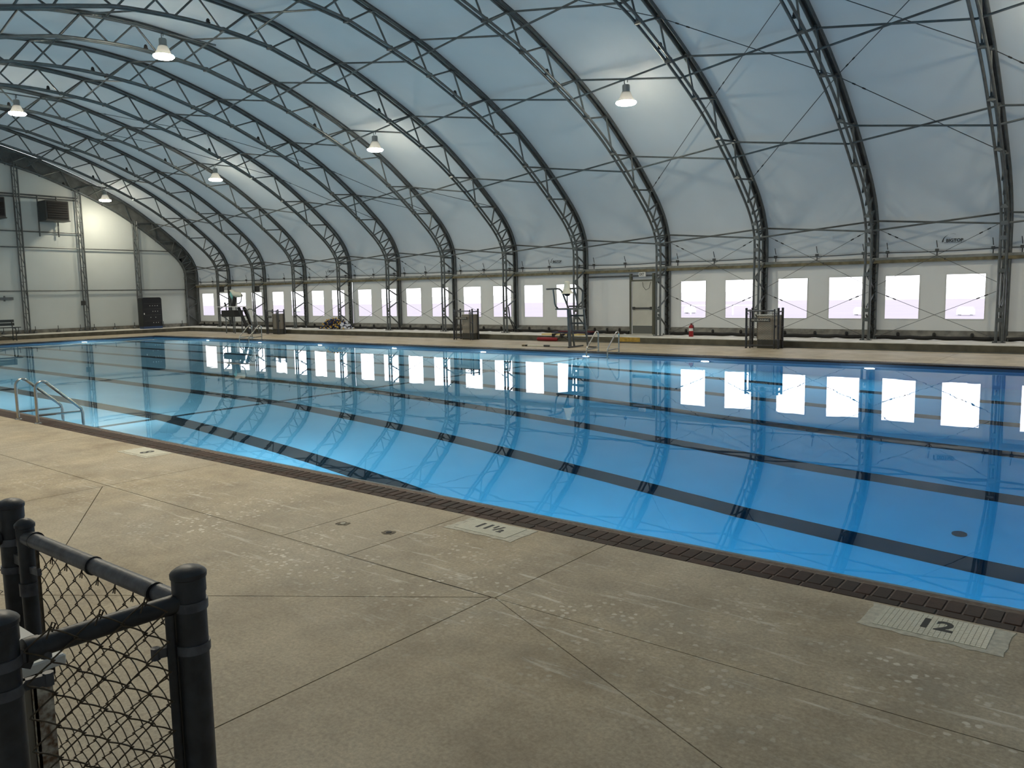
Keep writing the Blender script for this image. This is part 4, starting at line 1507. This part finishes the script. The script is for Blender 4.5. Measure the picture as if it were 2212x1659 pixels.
MB().bbox(-19.3, -17.6, 27.06, 27.3, LEDGE_Z + 0.10, LEDGE_Z + 0.15, 0.01).build('maroon_board', M_MAROON, sb2_, smooth=False)

po = thing('reach_pole', 'long cream pole with dark grip lying on the far deck left of the guard chair', 'pole', (-17.2, 23.45, 0.0))
MB().tube([(-18.05, 23.36, 0.03), (-16.25, 23.55, 0.03)], 0.022, 8).build('shaft', M_CREAM, po)
MB().tube([(-17.35, 23.434, 0.035), (-17.1, 23.46, 0.035)], 0.034, 8).build('grip', M_DSTEEL, po)
MB().tube([(-18.14, 23.35, 0.03), (-18.05, 23.36, 0.03)], 0.034, 8).build('collar', M_BLACK, po)
MB().tube([(-18.28, 23.335, 0.03), (-18.18, 23.346, 0.03)], 0.030, 8).build('tip', M_WOOD, po)

# heap of lane-rope floats
hp_ = thing('lane_rope_heap', 'heap of yellow, navy and white lane-rope floats on the far ledge', 'floats', (-34.0, 27.5, LEDGE_Z))
hm = {n: MB() for n in ('yellow_floats', 'navy_floats', 'white_floats')}
rr = random.Random(3)
for i in range(330):
    x = rr.gauss(-34.1, 0.52)
    x = max(-35.1, min(-32.9, x))
    top = 0.62 * max(0.05, 1 - ((x + 34.05) / 1.15) ** 2)
    y, z = 27.45 + rr.uniform(-0.30, 0.30), LEDGE_Z + 0.05 + rr.uniform(0, max(0.02, top - 0.08))
    nm = 'white_floats' if (x > -33.5 and rr.random() < .7) else rr.choice(('yellow_floats', 'navy_floats', 'navy_floats'))
    an, tl_ = rr.uniform(0, 3.14), rr.uniform(-.6, .6)
    d = Vector((math.cos(an), math.sin(an), tl_)).normalized() * 0.045
    p = Vector((x, y, z))
    hm[nm].tube([tuple(p - d), tuple(p - d * 0.6), tuple(p + d * 0.6), tuple(p + d)], [0.022, 0.042, 0.042, 0.022], 7)
for nm, m_ in (('yellow_floats', mat('yellow_float', (0.55, 0.34, 0.06), 0.5)), ('navy_floats', mat('navy_float', (0.02, 0.03, 0.09), 0.5)), ('white_floats', mat('white_float', (0.6, 0.62, 0.68), 0.5))):
    hm[nm].build(nm, m_, hp_)['kind'] = 'stuff'

for x, z, lb in ((TU(10), 2.32, 'small dark loudspeaker hanging on the post left of the first fenced pen'), (TU(11), 2.36, 'narrow dark loudspeaker hanging above the guard platform')):
    t = thing('loudspeaker', lb, 'speaker', (x, 27.6, z))
    MB().bbox(x - 0.10, x + 0.10, 27.55, 27.80, z, z + 0.34, 0.02).build('case', M_HEATER, t, smooth=False)
    MB().tube([(x, 27.7, z + 0.17), (x, 28.16, z + 0.17)], 0.02, 6).build('bracket', M_STEEL, t)
    MB().box(x - 0.08, x + 0.08, 27.542, 27.55, z + 0.04, z + 0.30).build('grille', M_BLACK, t)
cb_ = MB().tube([(-22.72, 28.05, 1.35), (-22.60, 28.0, 0.8), (-22.35, 27.95, 0.4), (-22.05, 27.9, 0.26)], 0.03, 7)
tag(cb_.build('loose_cable', M_BLACK), 'thick black cable curving down a truss post to the far ledge', 'cable')

# ------------------------------------------------------------------ depth markers in the near deck
def marker(u0_, u1_, va, vb, body, size, label, singles, sx=1.0):
    uc, vc = (u0_ + u1_) / 2, (va + vb) / 2
    t = thing('depth_marker', label, 'marker', (uc, vc, 0.0), 'depth markers in the near deck')
    rr = random.Random(len(body))
    P = []
    for a, b, n in (((u0_, va), (u1_, va), 12), ((u1_, va), (u1_, vb), 6), ((u1_, vb), (u0_, vb), 12), ((u0_, vb), (u0_, va), 6)):
        for i in range(n):
            f = i / n
            P.append((a[0] + (b[0] - a[0]) * f + rr.uniform(-.012, .012), a[1] + (b[1] - a[1]) * f + rr.uniform(-.012, .012)))
    MB().prism(P, -0.01, 0.003).build('mortar_bed', M_GROUT, t, smooth=False)
    e = 0.07
    ts = 0.0262
    x0, y0 = u0_ + e, va + 0.045
    nx, ny = int((u1_ - u0_ - 2 * e) / ts), int((vb - va - 0.065) / ts)
    me = MB().bbox(-ts / 2 + .0007, ts / 2 - .0007, -ts / 2 + .0007, ts / 2 - .0007, 0.0, 0.0035, 0.0008).mesh('tile', M_TILE, (0, 0, 0), False)
    rest = MB()
    for i in range(nx):
        for j in range(ny):
            x, y = x0 + (i + .5) * ts, y0 + (j + .5) * ts
            if singles and i * ny + j < 298:
                link('tile', me, t, (x - uc, y - vc, 0.003 + rr.uniform(-.0004, .0002)))
            else:
                rest.box(x - ts / 2 + .0007, x + ts / 2 - .0007, y - ts / 2 + .0007, y + ts / 2 - .0007, 0.003, 0.0064)
    if rest.v:
        o = rest.build('tiles', M_TILE, t, smooth=False)
        o['kind'] = 'stuff'
    for bd, dx, dy, sz in body:
        text('numeral', bd, sz, (uc + dx, vc + dy, 0.0070), (1, 0, 0), (0, 1, 0), M_INK, t, 0.0006, 0.006, sx=sx)


marker(-1.262, -0.522, 4.735, 5.115, [('12', -0.005, 0.03, 0.20)], 0.2, 'cream tiled depth marker reading 12 in the deck at the right', True)
marker(-4.59, -3.88, 4.755, 5.11, [('11', -0.085, 0.025, 0.17), ('1', 0.02, 0.055, 0.09), ('/', 0.065, 0.03, 0.15), ('2', 0.115, -0.01, 0.09)], 0.18, 'cream tiled depth marker reading 11 1/2 in the deck below the middle', False)
marker(-10.46, -9.69, 4.76, 5.13, [('8', 0.03, 0.0, 0.24)], 0.2, 'cream tiled depth marker reading 8 in the deck at the left', False)
# rusty anchor sockets
for (x, y), lb in (((-5.385, 4.322), 'dark rusty anchor socket in the deck, the left one with a pale plug'), ((-4.86, 4.372), 'dark rusty anchor socket in the deck beside the second slab joint')):
    t = thing('anchor_socket', lb, 'socket', (x, y, 0.0))
    rr = random.Random(int(-x * 100))
    P = [(x + math.cos(a * math.pi / 10) * 0.07 * rr.uniform(.75, 1.15), y + math.sin(a * math.pi / 10) * 0.055 * rr.uniform(.75, 1.15)) for a in range(20)]
    MB().prism(P, -0.01, 0.0015).build('rust_ring', M_STAIN, t, smooth=False)
    MB().lathe([(0.024, 0.0), (0.024, 0.004), (0.012, 0.006)], (x, y, 0.001), 10).build('plug', M_GROUT if x < -5 else M_BLACK, t)

# ------------------------------------------------------------------ chain-link pens
def chain_mesh(width, z0, z1, cw, ch, fine, r):
    """interlocked zigzag wires in the plane y=0, from x=0 to width: each wire is a flattened helix hooked into the next"""
    mb = MB()
    n = int(round(width / cw))
    rows_ = int((z1 - z0) / (ch / 2))
    B = 0.0042
    for i in range(n):
        pts = []
        for j in range(rows_ + 1):
            q = (j + i) % 2
            x = (i + q) * cw + (0.0035 if q else -0.0035)
            z = z0 + j * ch / 2
            pts.append((x, 0.0, z))
            if fine and j < rows_:
                xn = (i + (1 - q)) * cw + (0.0035 if not q else -0.0035)
                b = B if (i + j) % 2 else -B
                for f, k, dz in ((0.06, 0.8, 0.0), (0.28, 1.05, 0.002 if b > 0 else 0.0), (0.5, 1.15, 0.003 if b > 0 else 0.0), (0.72, 1.05, 0.002 if b > 0 else 0.0), (0.94, 0.8, 0.0)):
                    pts.append((x + (xn - x) * f, b * k, z + ch / 2 * f + dz))
        mb.tube(pts, r, 5 if fine else 3, cap=False)
    for i in range(n + 1):
        x = i * cw
        z = z0 + rows_ * ch / 2
        if (rows_ + i) % 2 == 0:
            mb.tube([(x - 0.010, 0.005, z - 0.02), (x + 0.004, 0.002, z + 0.012), (x + 0.012, -0.006, z + 0.004), (x + 0.004, -0.006, z - 0.012)], r, 5, cap=False)
    return mb


PW, PD = 1.075, 0.375                    # pen width, depth
PH_ = 1.318


def post_mesh(r, h):
    return MB().lathe([(r, 0.0), (r, h - 0.05), (r + 0.002, h - 0.0495), (r + 0.002, h - 0.016), (r + 0.0045, h - 0.014), (r + 0.005, h - 0.004), (r + 0.001, h + 0.001), (r * 0.8, h + 0.007), (r * 0.45, h + 0.012), (0.003, h + 0.0135)], (0, 0, 0), 24)


def band(mb, x, y, z, r):
    mb.lathe([(r, z - 0.011), (r + 0.004, z - 0.011), (r + 0.004, z + 0.011), (r, z + 0.011)], (x, y, 0), 18)
    return mb


def pen(loc, rotz, label, fine):
    """open-backed chain-link pen; local +y faces the pool, x runs along it"""
    t = thing('chain_link_pen', label, 'fence', loc, 'chain-link pens round the beige cabinets')
    R = 0.0365

    def add(name, mb, m_, parent=t, smooth=True, lb=None):
        o = link(name, mb.mesh(name, m_, (0, 0, 0), smooth), parent)
        if lb:
            o['label'] = lb
        return o
    posts = {'a': (0, PD), 'b': (PW, PD), 'c': (PW - 0.052, -0.008), 'd': (0.0, 0.0)}
    for key, (x, y) in posts.items():
        pm = post_mesh(R, PH_)
        pm.v = [(vx + x, vy + y, vz) for vx, vy, vz in pm.v]
        p = add('post', pm, M_FENCE)
        zs_b = {'a': (1.195, 1.105, 0.75, 0.3), 'b': (1.238, 1.135, 0.7, 0.3), 'c': (1.225, 1.165, 0.7, 0.3), 'd': (1.2, 0.7, 0.3)}[key]
        for z in zs_b:
            bm_ = MB()
            band(bm_, x, y, z, R)
            if z < 1.23:
                dx, dy = {'a': (1, 0), 'b': (-.35, -1), 'c': (.25, 1), 'd': (0, 1)}[key]
                l = math.hypot(dx, dy)
                dx, dy = dx / l, dy / l
                bm_.obox((x + dx * R * .9, y + dy * R * .9, z), (x + dx * (R + 0.045), y + dy * (R + 0.045), z), 0.014, 0.022)
                bm_.lathe([(0.011, -0.014), (0.011, 0.014)], (x + dx * (R + 0.045), y + dy * (R + 0.045), z), 8)
            add('clamp_band', bm_, M_FENCEG, p)
    # gate in the front: two thinner uprights, top and bottom rails
    ga, gb = 0.135, PW - 0.035
    r2 = 0.024
    g_ = link('gate', None, t)
    g1 = post_mesh(r2, 1.278)
    g1.v = [(x + ga, y + PD - 0.01, z) for x, y, z in g1.v]
    add('gate_upright', g1, M_FENCE, g_)
    tr = MB().tube([(ga, PD - 0.01, 1.232), (gb, PD - 0.0, 1.232)], 0.0225, 14)
    add('gate_top_rail', tr, M_FENCEG, g_, lb='worn grey-blue top rail of the gate')
    for f in (0.07, 0.5, 0.87):
        rg = MB()
        x = ga + (gb - ga) * f
        rg.lathe([(0.0225, -0.004), (0.0262, -0.004), (0.0262, 0.004), (0.0225, 0.004)], (x, PD - 0.006, 1.232), 16, 'x')
        add('rail_ring', rg, M_FENCE, g_)
    add('gate_bottom_rail', MB().tube([(ga, PD - 0.01, 0.10), (gb, PD, 0.10)], 0.02, 10), M_FENCE, g_)
    if not fine:
        g2 = post_mesh(r2, 1.265)
        g2.v = [(x + PW - 0.13, y + PD - 0.01, z) for x, y, z in g2.v]
        add('gate_upright', g2, M_FENCE, g_)
    for z in (1.145, 0.3):
        add('hinge', MB().obox((R, PD, z), (ga - r2 * .4, PD, z), 0.03, 0.03), M_FENCEG, g_)
    hg = MB().lathe([(r2, 1.05), (r2 + .005, 1.05), (r2 + .005, 1.09), (r2, 1.09)], (ga, PD - 0.01, 0), 14)
    add('clamp_ring', hg, M_FENCEG, g_)
    add('brace_band', MB().obox((ga - r2, PD - .01, 1.13), (ga + 0.085, PD - .01, 1.137), 0.012, 0.02), M_FENCEG, g_)
    tb = MB().obox((ga + 0.062, PD - 0.004, 0.12), (ga + 0.062, PD - 0.004, 1.21), 0.012, 0.006, (0, 1, 0))
    add('tension_bar', tb, M_WIRE, g_)
    w_ = gb - ga - 0.065
    cm = chain_mesh(w_, 0.12, 1.215, w_ / max(1, round(w_ / 0.050)), 0.0715 if fine else 0.0715, fine, 0.00165 if fine else 0.003)
    cm.v = [(x + ga + 0.065, y + PD - 0.003, z) for x, y, z in cm.v]
    add('gate_mesh', cm, M_WIRE, g_, smooth=False)['kind'] = 'stuff'
    # side panel between posts b and c: the mesh hooks over the rail
    bx, by = posts['b']
    cx_, cy_ = posts['c']
    d = Vector((bx - cx_, by - cy_, 0))
    l = d.length
    d.normalize()
    sp_ = MB().tube([(cx_ + d.x * (R + .02), cy_ + d.y * (R + .02), 1.236), (bx - d.x * R * .8, by - d.y * R * .8, 1.247)], 0.0225, 14)
    add('side_rail', sp_, M_FENCE, lb='dark grey side rail with wire hooked over it')
    ec = MB().lathe([(0.026, -0.016), (0.027, 0.0), (0.025, 0.014), (0.01, 0.018)], (cx_ + d.x * (R + 0.022), cy_ + d.y * (R + 0.022), 1.235), 14, 'y')
    ec.obox((cx_ + d.x * (R - .002), cy_ + d.y * (R - .002), 1.225), (cx_ + d.x * (R + 0.022), cy_ + d.y * (R + 0.022), 1.212), 0.02, 0.036)
    add('rail_end_cup', ec, M_FENCE)
    add('tension_post', MB().tube([(bx - d.x * (R + .012), by - d.y * (R + .012), 0.05), (bx - d.x * (R + .012), by - d.y * (R + .012), 1.225)], 0.011, 10), M_FENCE)
    nwire = 6
    wl_ = nwire * 0.0465
    cm = chain_mesh(wl_, 0.10, 1.288, 0.0465, 0.0715, fine, 0.0019 if fine else 0.003)
    Q = []
    for x, y, z in cm.v:
        s_ = l - R - 0.030 - wl_ + x
        Q.append((cx_ + d.x * s_ + d.y * (0.030 + y), cy_ + d.y * s_ - d.x * (0.030 + y), z))
    cm.v = Q
    add('side_mesh', cm, M_WIRE, smooth=False)['kind'] = 'stuff'
    # other side
    sp_ = MB().tube([(0, R, 1.21), (0, PD - R, 1.21)], 0.0225, 10)
    add('side_rail', sp_, M_FENCE)
    cm = chain_mesh(PD - 2 * R, 0.10, 1.235, (PD - 2 * R) / 6, 0.0715, False, 0.002 if fine else 0.003)
    cm.v = [(-0.026 + y, R + x, z) for x, y, z in cm.v]
    add('side_mesh', cm, M_WIRE, smooth=False)['kind'] = 'stuff'
    t.rotation_euler = (0, 0, rotz)
    return t


def beige_box(loc, rotz, label):
    t = thing('beige_cabinet', label, 'cabinet', loc, 'beige cabinets inside the pens')

    def add(name, mb, m_, smooth=False, lb=None):
        o = link(name, mb.mesh(name, m_, (0, 0, 0), smooth), t)
        if lb:
            o['label'] = lb
        return o
    # local: origin at the pen's corner d; the cabinet fills the end away from post b
    x0, x1, y0, y1 = 0.02, 0.79, -0.12, 0.205
    add('body', MB().bbox(x0 + .03, x1 - .035, y0 + .02, y1 - .02, 0.28, 1.075, 0.008), M_BOX)
    add('base', MB().box(x0 + .02, x1 - .02, y0 + .02, y1 - .015, 0.0, 0.28), M_BOXB, lb='dark base of the cabinet')
    add('lid', MB().bbox(x0, x1, y0, y1, 1.075, 1.10, 0.004), M_LID, lb='white lid')
    ch = MB().box(x1 - 0.026, x1 - 0.004, y1 - 0.075, y1 - 0.07, 0.02, 1.06)
    ch.box(x1 - 0.026, x1 - 0.021, y1 - 0.075, y1 - 0.035, 0.02, 1.06)
    ch.box(x1 - 0.010, x1 - 0.004, y1 - 0.075, y1 - 0.035, 0.02, 1.06)
    add('corner_channel', ch, M_RUSTW, lb='rusty chipped white steel channel at the corner')
    add('lid_clip', MB().box(x1 - 0.06, x1 - 0.02, y1 - 0.06, y1 - 0.02, 1.05, 1.074), M_BLACK)
    add('latch', MB().lathe([(0.045, 0.0), (0.045, 0.015), (0.02, 0.02)], (x0 + 0.16, y1 - 0.02, 0.72), 12, 'y'), M_BLACK)
    t.rotation_euler = (0, 0, rotz)


near_o = (-2.815, 0.560, 0.0)
pen(near_o, 0.0, 'dark grey chain-link pen with capped posts in the near left corner', True)
beige_box((near_o[0], near_o[1] + 0.0, 0.0), 0.0, 'beige cabinet with white lid inside the near left chain-link pen')
far_pens = [(-10.60, 'right of the red fire extinguisher'), (-23.8, 'in the middle of the far deck'), (-37.62, 'beside the dark guard platform')]
for i, (u_, lb) in enumerate(far_pens):
    oo = (u_ + PW, 25.60 + PD, 0.0)
    pen(oo, math.pi, 'dark chain-link pen on the far deck %s' % lb, False)
    beige_box(oo, math.pi, 'beige cabinet inside the far pen %s' % lb)
    s = thing('no_running_sign', 'black NO RUNNING sign on the far pen %s' % lb, 'sign', (u_ + 0.50, 25.56, 0.87))
    a, b = (0.17, 0.82) if i < 2 else (0.17, 0.55)
    MB().bbox(u_ + a, u_ + b, 25.545, 25.565, 0.872, 0.99, 0.004).build('plate', M_SIGNK, s, smooth=False)
    text('lettering', 'NO RUNNING', 0.092 if i < 2 else 0.055, (u_ + (a + b) / 2, 25.5435, 0.931), (1, 0, 0), (0, 0, 1), M_SIGNW, s, 0.0006, 0.0, sx=1.0)

# ------------------------------------------------------------------ seen through the windows
def utility_box(x, y, w, h, label):
    t = thing('utility_box', label, 'box', (x, y, -0.12))
    MB().bbox(x - w / 2, x + w / 2, y - 0.3, y + 0.3, -0.04, h * 0.7, 0.06).build('body', M_CARW, t)
    MB().bbox(x - w * 0.46, x + w * 0.46, y - 0.28, y + 0.28, h * 0.66, h, 0.09).build('lid', M_CARW, t)
    for s_ in (-1, 1):
        MB().box(x + s_ * w * 0.35 - 0.06, x + s_ * w * 0.35 + 0.06, y - 0.25, y + 0.25, -0.12, -0.02).build('foot', M_CARG, t)


utility_box(-32.58, 66.0, 0.95, 0.46, 'rounded white box outside, low in the window above the red extinguisher')
utility_box(-10.2, 62.2, 1.05, 0.46, 'rounded white box outside, low in the window by the right-hand edge')
utility_box(-17.0, 62.2, 0.95, 0.46, 'rounded white box outside, half hidden by the second truss from the right')
utility_box(-95.6, 70.1, 1.1, 0.7, 'rounded white box outside, low in a window right of the first fenced pen')
rf = thing('rail_fence', 'low white rail fence outside, seen through the two windows above the extinguisher', 'fence', (-30, 62, -0.12))
MB().box(-38.0, -23.0, 62.0, 62.1, 0.62, 0.70).build('rail', M_CARW, rf)
for i in range(5):
    MB().box(-38.0 + i * 3.7, -37.92 + i * 3.7, 62.0, 62.1, -0.12, 0.70).build('post', M_CARW, rf)
